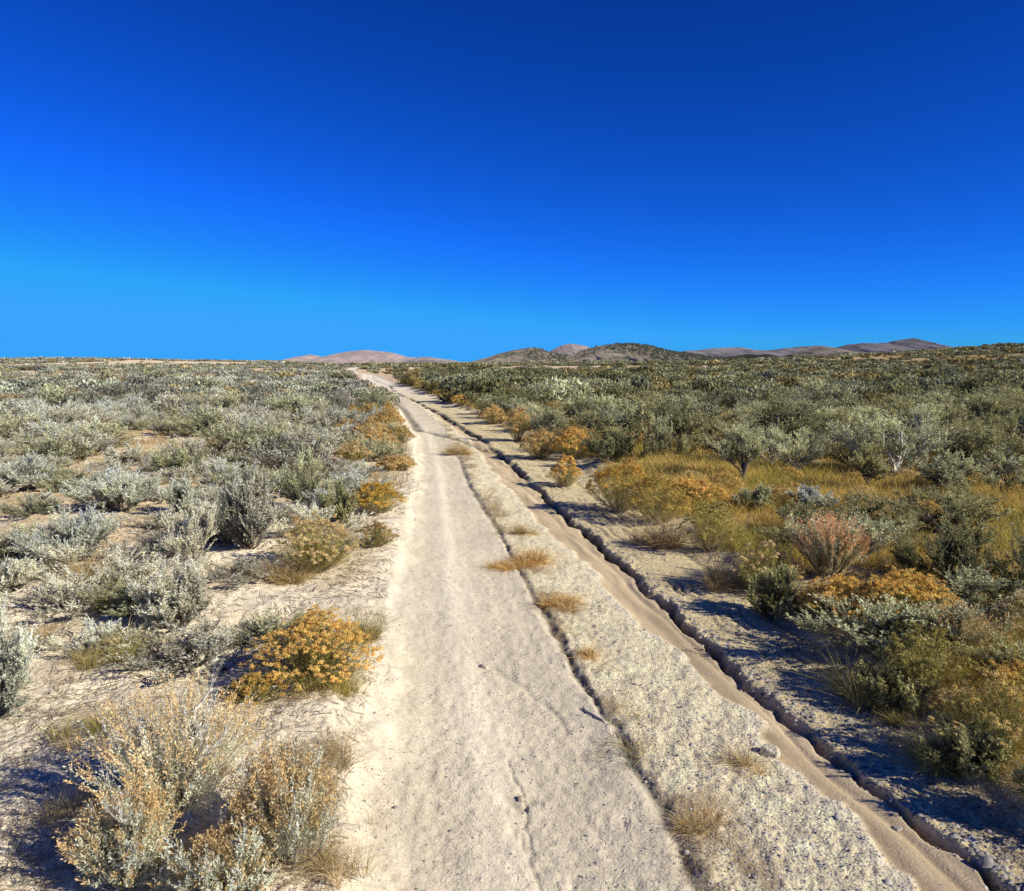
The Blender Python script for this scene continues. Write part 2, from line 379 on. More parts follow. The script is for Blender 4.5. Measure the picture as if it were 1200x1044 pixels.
def fit(B, Fo, r, h):
    V = np.concatenate(Fo.V); q = np.percentile(np.hypot(V[:, 0], V[:, 1]), 96); t = np.percentile(V[:, 2], 99.3)
    k = np.array([r/q, r/q, h/t])
    for b in (B, Fo): b.V = [v*k for v in b.V]
    return B, Fo
def dome_brush(seed, r, h, n, size, pal, aspect=.42, spiky=.25):
    """rounded brush of small leafy sprays spread over a lumpy dome, used for the far plain"""
    R = np.random.RandomState(seed); Fo = Buf()
    nc = 9; ca = R.rand(nc)*2*PI; cq = np.sqrt(R.rand(nc))*.62
    cen = np.stack([np.cos(ca)*cq*r, np.sin(ca)*cq*r, h*(.38+.14*R.rand(nc)-.18*cq)], -1); cr = (.34+.18*R.rand(nc))
    i = R.randint(nc, size=n); d = norm(R.normal(size=(n, 3))+np.array([0, 0, .35]))
    pos = cen[i] + d*cr[i][:, None]*np.array([r, r, h*.95])*(.82+.22*R.rand(n, 1))
    ok = pos[:, 2] > .02*h; pos, d, i = pos[ok], d[ok], i[ok]; n = len(pos)
    out = norm(d + .5*norm(pos/np.array([r, r, h])))
    spk = R.rand(n) < spiky
    t = norm(np.cross(out, R.normal(size=(n, 3)))); dr = norm(t + np.array([0, 0, .9])); dr = np.where(spk[:, None], norm(out + np.array([0, 0, .8]) + .3*R.normal(size=(n, 3))), dr)
    col = colmix(R, n, *pal, .16)*(.80+.40*R.rand(nc))[i][:, None]*(.24+.92*np.clip(pos[:, 2:3]/h, 0, 1)**1.1)  # dark base and light top: shading painted into the spray colours
    ll = size*(.7+.6*R.rand(n)); pos = pos - dr*ll[:, None]*.5
    Fo.add(*leaves(R, pos, dr, ll, ll*np.where(spk, aspect*.5, aspect), np.clip(col, .01, .9), 0, out))
    V = Fo.V[0]; V[:, 2] = np.maximum(V[:, 2], 0)
    k = h/np.percentile(V[:, 2], 99); V[:, 2] *= k
    return Fo

def gen_stalks(R, Fo, r, h, n, pal, tips, leafpal, cx=0, cy=0):
    """upright seed-head stalks that stand above a flowering sagebrush"""
    a = R.rand(n)*2*PI; q = np.sqrt(R.rand(n)); x, y = np.cos(a)*q*r, np.sin(a)*q*r
    K = 5; t = np.linspace(0, 1, K)
    hh = h*(1.02 - .38*q**2)*(.75+.32*R.rand(n))
    P = np.zeros((n, K, 3)); P[:, :, 0] = x[:, None]*(.35 + .65*t) + cx; P[:, :, 1] = y[:, None]*(.35 + .65*t) + cy
    P[:, :, 2] = hh[:, None]*(.25+.75*t**.9); P += R.normal(size=(n, 1, 3))*.05*r*t[None, :, None]**2
    c = colmix(R, n, *leafpal); Fo.add(*ribbons(R, P, np.full(n, .0035), c, colmix(R, n, *tips)))
    m = 60; ki = np.repeat(np.arange(n), m); s = .30+.70*R.rand(n*m); f = s*(K-1); i0 = np.minimum(f.astype(int), K-2); fr = (f-i0)[:, None]
    pos = P[ki, i0]*(1-fr)+P[ki, i0+1]*fr + R.normal(size=(n*m, 3))*np.array([.006, .006, .003])
    d = norm(P[ki, -1]-P[ki, 0])*.9 + R.normal(size=(n*m, 3))*.6
    k = np.clip((s - .62)/.15 + R.normal(size=n*m)*.2, 0, 1)[:, None]*(R.rand(n) < .85)[ki][:, None]
    col = colmix(R, n*m, *leafpal)*(1-k) + colmix(R, n*m, *tips)*k
    Fo.add(*leaves(R, pos, d, .009+.009*R.rand(n*m), .0055, col))

def gen_rabbit(seed, r=.35, h=.45, n=260, pet=34, pal=GOLD, petsize=.010, cover=.8, stem=OLGRASS):
    R = np.random.RandomState(seed); S, Fl = Buf(), Buf()
    a = R.rand(n)*2*PI; q = R.rand(n)**.6
    ex = np.stack([np.cos(a)*q*r, np.sin(a)*q*r, h*(1-.55*q**2.2)*(.86+.17*R.rand(n))], -1)
    lump = fbm(ex[:, 0]*7/r*.35 + seed, ex[:, 1]*7/r*.35, 2, seed) ; ex[:, 2] *= .72 + .5*lump
    K = 5; t = np.linspace(0, 1, K); P = np.zeros((n, K, 3))
    for c in (0, 1): P[:, :, c] = ex[:, c:c+1]*(.08+.92*t**.85)
    P[:, :, 2] = ex[:, 2:3]*t**1.15; P += np.cumsum(R.normal(size=P.shape)*.006, 1)*t[None, :, None]
    P[:, 0, 2] = -.01
    S.add(*ribbons(R, P, np.full(n, .0045), colmix(R, n, *BARKC), colmix(R, n, *stem)))
    m = 16; ki = np.repeat(np.arange(n), m); s = .35+.6*R.rand(n*m); f = s*(K-1); i0 = np.minimum(f.astype(int), K-2); fr = (f-i0)[:, None]
    pos = P[ki, i0]*(1-fr)+P[ki, i0+1]*fr
    d = norm(P[ki, -1]-P[ki, 0]) + R.normal(size=(n*m, 3))*.5
    S.add(*leaves(R, pos, d, .025+.02*R.rand(n*m), .0035, colmix(R, n*m, stem[0], stem[1])*(.5+.5*s)[:, None]))
    on = R.rand(n) < cover; E = ex[on]; kc = 3
    E = (E[:, None, :] + R.normal(size=(len(E), kc, 3))*np.array([.02, .02, .012])*(r/.35)).reshape(-1, 3)
    ki = np.repeat(np.arange(len(E)), pet//kc*2); nn = len(ki)
    off = norm(R.normal(size=(nn, 3)))*(R.rand(nn, 1)**.5)*.016*(r/.35)**.5*(petsize/.010)**.6
    off[:, 2] = np.abs(off[:, 2])*.8
    tint = (.75+.45*R.rand(len(E)))[ki][:, None]
    Fl.add(*leaves(R, E[ki]+off, norm(R.normal(size=(nn, 3))), petsize*(.7+.6*R.rand(nn)), petsize*.6, np.clip(colmix(R, nn, *pal)*tint, .01, .9), 0, norm(E[ki]/np.array([r, r, h])) + norm(off) + np.array([0, 0, .5])))
    return S, Fl

def gen_ragged(seed, r, h, n, pal, w, lean=.9):
    R = np.random.RandomState(seed); G = Buf(); k = 7
    for i in range(k):
        a, q = R.rand()*2*PI, R.rand()**.7*r*.8; g = gen_grass(seed*17+i, r*(.25+.35*R.rand()), h*(.45+.7*R.rand()), n//k+4, pal if R.rand() < .7 else STRAW, w, lean)
        V, Q, C = g.arrays(); V = V*np.array([1, 1, 1]) + np.array([math.cos(a)*q, math.sin(a)*q, 0]); G.add(V, Q, C)
    return G
def gen_grass(seed, r=.15, h=.25, n=160, pal=STRAW, w=.003, lean=.6, base=None):
    R = np.random.RandomState(seed); G = Buf()
    a = R.rand(n)*2*PI; q = np.sqrt(R.rand(n)); K = 5; t = np.linspace(0, 1, K)
    b = np.stack([np.cos(a)*q*r*.45, np.sin(a)*q*r*.45], -1)
    a2 = a + R.normal(size=n)*.7; L = h*(.45+.65*R.rand(n)); ln = lean*(.25+.9*R.rand(n))*(.5+q)
    P = np.zeros((n, K, 3))
    P[:, :, 0] = b[:, :1] + (np.cos(a2)*L*ln)[:, None]*t**1.7; P[:, :, 1] = b[:, 1:] + (np.sin(a2)*L*ln)[:, None]*t**1.7
    P[:, :, 2] = (L*np.sqrt(np.clip(1-.5*ln**2, .15, 1)))[:, None]*(t - .28*(ln[:, None])*t**3) - .01
    c = colmix(R, n, *pal, .15); c0 = c*.6 if base is None else colmix(R, n, *base)
    G.add(*ribbons(R, P, w*(.6+.8*R.rand(n)), c0, c))
    return G

# ------------------------------------------------------------------ tagging
def tag(o, label=None, cat=None, group=None, kind=None):
    if label: o['label'] = label
    if cat: o['category'] = cat
    if group: o['group'] = group
    if kind: o['kind'] = kind
    return o
def thing(name, label, cat, loc, rz=0, group=None, sc=(1, 1, 1)):
    o = bpy.data.objects.new(name, None); COL.objects.link(o); o.empty_display_size = .1
    o.location = loc; o.rotation_euler = (0, 0, rz); o.scale = sc
    return tag(o, label, cat, group)

MEADOWS = []
for px_, py_, wx_, dy_ in [(225,426,130,2.2),(90,427,80,2),(640,434,95,4.5),(770,441,85,3.5),(930,424,75,3),(1010,418,60,2.5),(1150,424,85,5),(860,432,50,2.5),(520,433,35,2)]:
    a_, b_ = hit(px_, py_+dy_)[0], hit(px_, py_-dy_)[0]; c_ = (a_+b_)/2
    MEADOWS.append((c_[0], c_[1], wx_/F*c_[1], max(6., (b_[1]-a_[1])/2)))
def meadow(x, y):
    """open grassy clearings of the far plain, 0..1"""
    m = np.zeros_like(x); n = (fbm(x/14, y/26, 3, 88)-.5)*1.5
    for a, b, rx, ry in MEADOWS: m = np.maximum(m, 1 - ss(.75, 1.1, np.hypot((x-a)/rx, (y-b)/ry) + n))
    return m
# ------------------------------------------------------------------ ground sheet, split into ground / road / gully
def build_ground():
    th = np.concatenate([np.radians(np.linspace(-180, -47, 70, endpoint=False)), np.radians(np.linspace(-47, 47, 900)), np.radians(np.linspace(47, 180, 71))[1:-1]])
    rr = [0.05, .2, .4, .7, 1.0]
    while rr[-1] < 1.9: rr.append(rr[-1]*1.02)
    while rr[-1] < 70: rr.append(rr[-1]*1.0052)
    while rr[-1] < 14000: rr.append(rr[-1]*1.016)
    rr = np.array(rr); nr, nt_ = len(rr), len(th)
    X = rr[:, None]*np.sin(th)[None, :]; Y = rr[:, None]*np.cos(th)[None, :]
    x, y = X.ravel(), Y.ravel(); z = height(x, y)
    uL, uM, uG, uC, uR = zones(x, y)
    n0 = fbm(x*.5, y*.5, 3, 61); n1 = fbm(x*2.1, y*2.1, 4, 62); n2 = fbm(x*12, y*12, 3, 63); n4 = fbm(x*3.3, y*3.3, 3, 66)
    V3 = lambda c: np.array(c)[None, :]
    left = ss(.0, .4, -uL)[:, None]; right = ss(-.1, .5, -uR)[:, None]
    soil = V3((.88,.76,.515))*(.80+.32*n1)[:, None]
    litter = V3((.56,.41,.20))
    dist = np.hypot(x, y)
    lit = (ss(.42, .60, n4)*.8*ss(3, 8, dist))[:, None]
    soilL = lerp(soil, litter, lit*.7 + .35*ss(.4, .55, n0)[:, None]*ss(6, 13, dist)[:, None] + .25*ss(11, 18, dist)[:, None])
    soilR = lerp(V3((.46,.31,.10)), V3((.62,.47,.22)), ss(.42, .62, n1)[:, None])
    soilR = soilR*(.75+.5*n2)[:, None]
    soilR = lerp(V3((.48,.39,.24))*(.8+.4*n2)[:, None], soilR, ss(.1, 1.3, -uR)[:, None])
    lane = V3((.76,.65,.43))*(.86+.28*n1)[:, None]*(.93+.14*n2)[:, None]
    wl = np.maximum(lineM(y) - lineL(y), .2); t = np.clip((x - lineL(y)) / wl, 0, 1)[:, None]
    crown = np.exp(-((t-.44)/.16)**2) + np.exp(-((t-.02)/.14)**2) + .8*np.exp(-((t-1)/.06)**2)
    lane = lerp(lane, V3((.86,.75,.52)), np.clip(crown*.75*(.5+n1[:, None]), 0, 1))
    lane = lane*lerp(1, .94+.12*np.sin((x - lineL(y))*40 + n0*12)[:, None], .35)
    shoulder = V3((.89,.76,.46))*(.84+.32*n2)[:, None]
    sh_l = ss(.5, .62, fbm(x*4, y*2, 3, 68))[:, None]*np.exp(-((uM-.12)/.16)**2)[:, None]
    shoulder = lerp(shoulder, V3((.40,.29,.15)), sh_l*.85)
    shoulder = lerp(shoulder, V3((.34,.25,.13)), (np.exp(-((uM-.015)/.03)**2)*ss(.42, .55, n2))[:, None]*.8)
    fl = fbm((x-lineC(y))*14, y*1.3, 4, 64)[:, None]
    sand = V3((.64,.49,.28))*(.60+.75*fl)
    rl = V3((.78,.63,.33))*(.80+.36*n2)[:, None]*(.85+.3*n1)[:, None]
    for q, w_ in ((.22, .02), (.30, .016), (.43, .022), (.53, .014), (.70, .03), (.83, .02)):
        rl = rl*(1 - .42*(np.exp(-((uC - q - .04*np.sin(y*1.1+q*9))/w_)**2)*2.4*np.clip(fbm(x*1.5, y*2.5, 2, 47)-.3, 0, 1)*ss(60, 20, y))[:, None])
    c = lerp(lane, shoulder, ss(-.06, .05, uM)[:, None])
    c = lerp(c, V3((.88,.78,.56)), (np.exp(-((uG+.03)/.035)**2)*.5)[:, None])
    c = lerp(c, sand, ss(-.02, .04, uG)[:, None])
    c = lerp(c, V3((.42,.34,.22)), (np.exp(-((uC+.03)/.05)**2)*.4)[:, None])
    c = lerp(c, rl, ss(-.015, .03, uC)[:, None])
    c = lerp(c, V3((.80,.70,.50))*(.9+.2*n1)[:, None], ss(22, 60, y)[:, None])        # far road: bleached
    c = lerp(c, soilL, left); c = lerp(c, soilR, right)
    # far open country: tan and golden patches
    px = CX + F*x/np.maximum(y, 1)
    g = fbm(x/24, y/48, 3, 71)
    gold = lerp(V3((.66,.48,.29)), V3((.66,.43,.16)), ss(560, 1150, px)[:, None])
    brown = V3((.42,.32,.19))
    farc = lerp(brown, gold, ss(.40, .6, g)[:, None])
    offr = np.maximum(left, right)
    c = lerp(c, lerp(c, farc, offr), ss(16, 45, y)[:, None])
    c = lerp(c, lerp(V3((.72,.54,.33)), V3((.74,.50,.20)), ss(700, 1150, px)[:, None]), (meadow(x, y)*offr[:, 0])[:, None])
    rough = lerp(.45, .95, ss(-.03, .06, uM)); rough = lerp(rough, .28, ss(-.02, .04, uG)); rough = lerp(rough, 1.0, ss(-.01, .03, uC))
    rough = np.maximum(rough, .95*np.maximum(left[:, 0], right[:, 0]))
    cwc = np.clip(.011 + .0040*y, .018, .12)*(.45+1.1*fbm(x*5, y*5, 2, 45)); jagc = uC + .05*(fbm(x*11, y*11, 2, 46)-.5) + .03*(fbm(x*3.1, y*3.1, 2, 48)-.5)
    c = c*(1 - .75*(np.exp(-np.abs((jagc+.012)/cwc)**3)*np.clip(-.35+2.3*fbm(x*.9, y*.9, 2, 49), .12, 1.1)*(1-ss(60, 120, y))*(y > 0))[:, None])  # shade of the trench painted into the ground colour
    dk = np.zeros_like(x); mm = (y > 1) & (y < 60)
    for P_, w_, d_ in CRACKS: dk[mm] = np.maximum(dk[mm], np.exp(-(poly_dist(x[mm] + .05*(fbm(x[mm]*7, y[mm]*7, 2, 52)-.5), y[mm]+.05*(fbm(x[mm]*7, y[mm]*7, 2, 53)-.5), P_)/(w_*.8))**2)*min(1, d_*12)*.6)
    c = c*(1 - dk[:, None])  # cracks darkened in the colour: painted shade together with dark debris
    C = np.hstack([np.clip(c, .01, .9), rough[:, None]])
    band = lambda q, w_: np.exp(-(q/w_)**4)
    onlane = (1-ss(-.05, .02, uM))*ss(.0, .1, uL)
    k1 = band(t[:, 0]-.24, .085)*onlane; k2 = band(t[:, 0]-.72, .085)*onlane
    k3 = band(uC-.38, .10)*ss(-.01, .03, uC)*ss(0, .1, uR); k4 = band(uC-.72, .09)*ss(-.01, .03, uC)*ss(0, .1, uR)
    fade = ss(.38, .60, fbm(x*.9, y*.7, 3, 73))
    TR = np.stack([t[:, 0]*wl + (uC > 0)*uC, y, np.clip((k1+k2)*fade + (k3+k4)*(.4+.6*fade), 0, 1), np.ones_like(x)], -1)
    V = np.stack([x, y, z], -1)
    i, j = np.meshgrid(np.arange(nr-1), np.arange(nt_), indexing='ij'); j1 = (j+1) % nt_
    Q = np.stack([i*nt_+j, i*nt_+j1, (i+1)*nt_+j1, (i+1)*nt_+j], -1).reshape(-1, 4)[:, ::-1]
    cen = lambda a: a[Q].mean(1)
    ul, ug, uc, ur, yy = cen(uL), cen(uG), cen(uC), cen(uR), cen(y)
    roadm = (ul > 0) & (ur > 0) & (yy > -8) & (yy < 500)
    gul = roadm & (ug > 0) & (uc < .03) & (yy < 60)
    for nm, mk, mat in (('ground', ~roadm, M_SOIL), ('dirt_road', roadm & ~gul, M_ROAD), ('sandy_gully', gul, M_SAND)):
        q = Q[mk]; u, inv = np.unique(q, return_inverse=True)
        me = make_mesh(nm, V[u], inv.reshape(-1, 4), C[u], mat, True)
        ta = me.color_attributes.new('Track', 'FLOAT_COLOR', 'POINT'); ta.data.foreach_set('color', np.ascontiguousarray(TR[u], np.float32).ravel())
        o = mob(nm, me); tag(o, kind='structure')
    bpy.data.objects['ground']['label'] = 'pale dry soil with golden litter on both sides of the track'
    bpy.data.objects['dirt_road']['label'] = 'pale rutted dirt road running away to the skyline'
    bpy.data.objects['sandy_gully']['label'] = 'smooth tan washed out gully along the dirt road'
build_ground()

# ------------------------------------------------------------------ far hills
def hill_material(name, c1, c2, dark, thr, seed, scale):
    m, nt, N, L = new_mat(name)
    out = N.new('ShaderNodeOutputMaterial'); d = N.new('ShaderNodeBsdfDiffuse'); d.inputs['Roughness'].default_value = .8
    co = N.new('ShaderNodeTexCoord'); mp = N.new('ShaderNodeMapping'); mp.inputs['Location'].default_value = (seed*91., seed*37., 0)
    L.new(co.outputs['Object'], mp.inputs['Vector'])
    n = N.new('ShaderNodeTexNoise'); n.inputs['Scale'].default_value = scale; n.inputs['Detail'].default_value = 8; n.inputs['Roughness'].default_value = .62
    L.new(mp.outputs[0], n.inputs['Vector'])
    r = N.new('ShaderNodeValToRGB'); r.color_ramp.elements[0].position = .38; r.color_ramp.elements[0].color = (*c1, 1)
    r.color_ramp.elements[1].position = .62; r.color_ramp.elements[1].color = (*c2, 1); L.new(n.outputs['Fac'], r.inputs[0])
    n2 = N.new('ShaderNodeTexNoise'); n2.inputs['Scale'].default_value = scale*2.3; n2.inputs['Detail'].default_value = 9; n2.inputs['Roughness'].default_value = .7
    L.new(mp.outputs[0], n2.inputs['Vector'])
    r2 = N.new('ShaderNodeValToRGB'); r2.color_ramp.elements[0].position = thr; r2.color_ramp.elements[0].color = (0, 0, 0, 1)
    r2.color_ramp.elements[1].position = thr+.05; r2.color_ramp.elements[1].color = (1, 1, 1, 1); L.new(n2.outputs['Fac'], r2.inputs[0])
    mx = N.new('ShaderNodeMix'); mx.data_type = 'RGBA'; L.new(r2.outputs[0], mx.inputs[0]); L.new(r.outputs[0], mx.inputs[6]); mx.inputs[7].default_value = (*dark, 1)
    L.new(mx.outputs[2], d.inputs['Color']); L.new(d.outputs[0], out.inputs['Surface'])
    return m
HILLS = {}
def hill(name, D, prof, mat, label, seed, depth=.35, rough=.42):
    """a real ridge at distance D whose crest follows the profile"""
    px = np.array([p[0] for p in prof], float); py = np.array([p[1] for p in prof], float)
    nx, ny = 420, 90
    u = np.linspace(px[0]-12, px[-1]+12, nx); v = np.linspace(-1, 1, ny)
    crest = np.interp(u, px, HOR - py, left=-6, right=-6)
    crest = np.where(u < px[0], lerp(-6, HOR-py[0], ss(px[0]-12, px[0], u)), crest); crest = np.where(u > px[-1], lerp(HOR-py[-1], -6, ss(px[-1], px[-1]+12, u)), crest)
    crest = crest + (fbm(u/7, u*0+seed, 3, seed)-.5)*1.3
    U, Vv = np.meshgrid(u, v, indexing='ij')
    Y = D*(1 + depth*Vv); X = (U - CX)/F * D * (1 + .0*Vv)
    top = crest[:, None]/F*D + CAMH
    base = -D*.012
    prof_v = np.clip(1 - np.abs(Vv)**1.15, 0, 1)
    gul = fbm(X/(D*.011), Y/(D*.05), 4, seed+3); gul2 = 1-np.abs(2*fbm(X/(D*.016)+5+Y/(D*.08), Y/(D*.11), 4, seed+9)-1)
    k = prof_v*(1 - rough*(1-prof_v)*2.6*(gul*.5+gul2*.7))
    Z = base + (top - base)*k
    V = np.stack([X, Y, Z], -1).reshape(-1, 3)
    i, j = np.meshgrid(np.arange(nx-1), np.arange(ny-1), indexing='ij')
    Q = np.stack([i*ny+j, (i+1)*ny+j, (i+1)*ny+j+1, i*ny+j+1], -1).reshape(-1, 4)
    me = make_mesh(name, V, Q, np.ones((len(V), 3)), mat, True)
    o = mob(name, me); tag(o, label, None, None, 'structure')
    HILLS[label] = (X, Y, Z, U, Vv)
    return o
mp_pink = hill_material('pink rock slopes', (.34,.27,.22), (.54,.42,.35), (.18,.16,.14), .60, 1, .0035)
mp_pink2 = hill_material('far pink slopes', (.32,.25,.21), (.46,.36,.30), (.20,.17,.15), .66, 2, .003)  # slight aerial haze put into the pinkish and grey far slope colours
mp_brown = hill_material('brown grass slopes', (.20,.17,.11), (.44,.35,.23), (.09,.105,.075), .55, 3, .006)
mp_grey = hill_material('grey brown slopes', (.20,.18,.16), (.38,.32,.27), (.11,.12,.12), .56, 4, .004)
mp_dark = hill_material('dark scrub slopes', (.045,.052,.04), (.11,.10,.065), (.03,.035,.028), .55, 5, .006)
mp_tan = hill_material('tan grass rise', (.34,.25,.14), (.46,.34,.19), (.13,.12,.07), .58, 6, .012)
hill('mountain', 9000, [(340,422),(352,418),(365,416),(378,418.5),(392,416),(410,412.5),(428,411),(446,412),(462,414),(480,419),(500,421),(520,423.5)], mp_pink2, 'distant pinkish mountain left of the road end', 101)
hill('hill', 5200, [(478,423),(492,419),(505,419),(520,421),(535,423.5)], mp_grey, 'low blue grey hill right of the road end', 102)
hill('mountain', 8500, [(630,420),(645,411),(657,405.5),(667,403),(680,405),(694,409),(712,415)], mp_pink, 'pink conical peak between the two brown hills', 103)
hill('hill', 4200, [(548,425),(565,421),(585,415),(603,410.5),(620,407.5),(632,409),(645,414),(660,416),(680,419),(700,422)], mp_brown, 'brown hill with dark trees left of the pink peak', 104)
hill('hill', 4000, [(655,421),(672,415),(690,409),(706,405.5),(722,403.5),(740,403),(757,405),(775,410),(795,413.5),(820,417),(850,421)], mp_brown, 'broad brown hill with forested crest right of the pink peak', 105)
hill('hill', 7400, [(778,419),(800,412),(815,411),(832,408.5),(850,408),(865,407),(880,410),(895,411),(915,409),(930,407),(945,406),(958,405.5),(975,408),(1000,412)], mp_grey, 'long low brown ridge in the distance', 106)
hill('hill', 3600, [(820,424),(850,419),(872,415.5),(900,416),(925,420),(950,423)], mp_dark, 'dark low scrub hill before the long ridge', 107)
hill('mountain', 7000, [(955,414),(975,408.5),(990,404.5),(1008,402.5),(1022,403),(1035,402.5),(1048,399.5),(1056,398),(1066,397),(1076,400),(1088,403),(1105,408),(1130,414)], mp_grey, 'tallest grey brown mountain at the right', 108)
hill('hill', 5600, [(925,416),(945,409.5),(958,407.5),(972,409),(990,411),(1010,414)], mp_brown, 'small brown hill below the tallest mountain', 109)

# forest patches on the two brown hills (a far-off wood)
def forest():
    R = np.random.RandomState(5); B = Buf()
    for lab, (a, b), n, sd in (('broad brown hill with forested crest right of the pink peak', (722, 850), 5200, 1), ('brown hill with dark trees left of the pink peak', (560, 668), 1300, 2)):
        X, Y, Z, U, Vv = HILLS[lab]; nx, ny = X.shape; n = int(n*.6)
        i = R.randint(0, nx, n*6); j = R.randint(8, int(ny*.54), n*6)
        u, v = U[i, j], Vv[i, j]
        nn = fbm(X[i, j]/140, Y[i, j]/420, 3, 200+sd)
        if sd == 1: ok = (u > a-70*R.rand(len(u))**3) & (u < b) & (v > -.60 + .0045*np.clip(790-u, 0, 90)) & (nn + .25*(R.rand(len(u))-.5) > .46 - .10*ss(-.4, 0, v))
        else: ok = (u > 618) & (u < b) & (nn + .25*(R.rand(len(u))-.5) > .50-.10*ss(-.4, 0, v)) & (v > -.45)
        i, j = i[ok][:n], j[ok][:n]; m = len(i)
        x = X[i, j] + R.normal(size=m)*6; y = Y[i, j]+R.normal(size=m)*25; z = Z[i, j]
        h = 4+4*R.rand(m); r = 3.6+2.2*R.rand(m)
        ang = np.arange(5)*2*PI/5
        ring = np.stack([x[:, None]+r[:, None]*np.cos(ang)*(.8+.4*R.rand(m, 5)), y[:, None]+r[:, None]*np.sin(ang), np.repeat((z-1)[:, None], 5, 1)], -1)
        tip = np.stack([x, y, z+h], -1)
        V = np.concatenate([ring, tip[:, None]], 1).reshape(-1, 3)
        bs = (np.arange(m)*6)[:, None]
        Q = np.stack([bs+np.arange(5), bs+(np.arange(5)+1) % 5, bs+5+0*np.arange(5)], -1).reshape(-1, 3)
        T = Q
        c = np.repeat(colmix(R, m, (.07,.08,.055), (.12,.12,.08)), 6, 0)
        B.add(V, T, c)
    me = make_mesh('forest', np.concatenate(B.V), np.concatenate(B.Q), np.concatenate(B.C), M_FARVEG, False, 3)
    o = mob('forest', me); tag(o, 'dark conifer woods on the crests of the brown hills', 'forest', None, 'stuff')
forest()

# ------------------------------------------------------------------ hero plants, traced as boxes on the photo
TAKEN = []
def place(x0, x1, yt, yb, kr=.62):
    P, dep = hit((x0+x1)/2, yb)
    r = (x1-x0)/2*dep/F
    n = P[:2]/np.linalg.norm(P[:2])
    c = P[:2] + n*r*kr
    # depth of centre, recompute radius
    cp, sp = math.cos(PITCH), math.sin(PITCH)
    z0 = hgt(*c)
    d2 = c[1]*cp - (z0+.2-CAMH)*sp
    r = (x1-x0)/2*d2/F
    xc = ((x0+x1)/2-CX)/F*d2; c = np.array([xc, c[1]])
    # height: row yt at that ground distance
    rr_ = ray((x0+x1)/2, yt); zt = CAMH + rr_[2]/rr_[1]*c[1]
    h = max(.08, zt - z0)
    return c, z0, r, h, d2
def clumsy_leaf(d): return float(np.clip(.009 + .0014*d, .012, .03))
def put_sage(box, label, seed, pal=MIDSAGE, hk=1., **kw):
    c, z, r, h, d = place(*box); h *= hk; r *= kw.pop('rk', 1.)
    dens = kw.pop('dens', 1.)
    lf = int(np.clip(30 - d*.9, 12, 30)*dens)
    B, Fo = fit(*gen_sage(seed, r*.93, h*.97, leaf=kw.pop('leaf', clumsy_leaf(d)), lf=lf, pal=pal, **kw), r*1.04, h)
    st = None
    t = thing('sagebrush', label, 'sagebrush', (c[0], c[1], z-.01), 0)
    mob('branches', B.mesh('branches', M_BARK), t)
    TAKEN.append((c[0], c[1], r*.75))
    return t, Fo, (r, h)
def sage(box, label, seed, pal=MIDSAGE, **kw):
    t, Fo, _ = put_sage(box, label, seed, pal, **kw); mob('foliage', Fo.mesh('foliage', M_LEAF), t); return t
def flowering(box, label, seed, pal=MIDSAGE, tips=TIPS, n=60, stalkpal=None, **kw):
    t, Fo, (r, h) = put_sage(box, label, seed, pal, tips=tips, tipf=.28, **kw)
    R = np.random.RandomState(seed+1)
    Sk = Buf(); gen_stalks(R, Sk, r*.9, h*1.0, n, pal, tips, stalkpal or pal)
    mob('foliage', Fo.mesh('foliage', M_LEAF), t); mob('seed_stalks', Sk.mesh('seed_stalks', M_FLOWER), t)
    return t
def rabbit(box, label, seed, pal=GOLD, **kw):
    c, z, r, h, d = place(*box)
    k = kw.pop('k', 1.)
    n = int(np.clip(900*r**1.2, 90, 700)*k)
    S, Fl = gen_rabbit(seed, r*.97, h, n=n, pet=int(np.clip(90-5*d, 30, 78)), petsize=float(np.clip(.0035+.0009*d, .0065, .018)), pal=pal, **kw); Fl, S = fit(Fl, S, r*1.04, h)
    t = thing('rabbitbrush', label, 'rabbitbrush', (c[0], c[1], z-.01))
    mob('stems', S.mesh('stems', M_GRASS), t); mob('flowers', Fl.mesh('flowers', M_FLOWER), t)
    TAKEN.append((c[0], c[1], r*.8)); return t
def grass(box, label, seed, pal=STRAW, n=None, **kw):
    c, z, r, h, d = place(*box, .5)
    G = gen_ragged(seed, r*1.08, h*(.8 if pal is STRIP else 1.1), n or int(np.clip(3200*r, 120, 1400)), pal, float(np.clip(.0006*d, .0016, .007)), kw.get('lean', .9))
    o = mob('bunchgrass', G.mesh('bunchgrass', M_GRASS)); o.location = (c[0], c[1], z-.005)
    tag(o, label, 'grass tuft'); return o

H_ = 'x'
# --- left of the road
sage((0,62,533,580), 'silvery sagebrush at the left photo edge beyond the bare white soil', 1, SILVER, prim=13, sec=8)
sage((84,192,548,612), 'wide pale green sagebrush left of the small round green one', 2, SILVER, prim=13, sec=8)
sage((186,238,562,612), 'small light sagebrush touching the wide pale green one on its right', 3, SILVER, prim=7)
sage((30,148,598,668), 'silver green rounded sagebrush standing over bare soil at left', 4, SILVER, prim=13, sec=8, dens=1.1)
sage((245,338,548,662), 'large grey twiggy sagebrush, tallest left of the road', 5, GREY, bare=.25, prim=15, sec=10, upright=1.0, thick=1.0)
sage((190,258,590,676), 'bare brown grey sagebrush with fanned dead stems beside the largest grey one', 6, GREY, bare=.85, upright=.9, bark=((.22,.18,.14),(.42,.37,.30)))
sage((286,356,496,548), 'olive green sagebrush behind the large grey one', 7, MIDSAGE)
sage((322,396,528,606), 'green grey sagebrush right of the large grey one', 8, MIDSAGE, upright=.8)
sage((374,428,566,624), 'dark green grey sagebrush next to the yellow rabbitbrush', 9, OLIVE)
sage((182,236,518,566), 'round grey green sagebrush behind the wide pale one', 10, MIDSAGE)
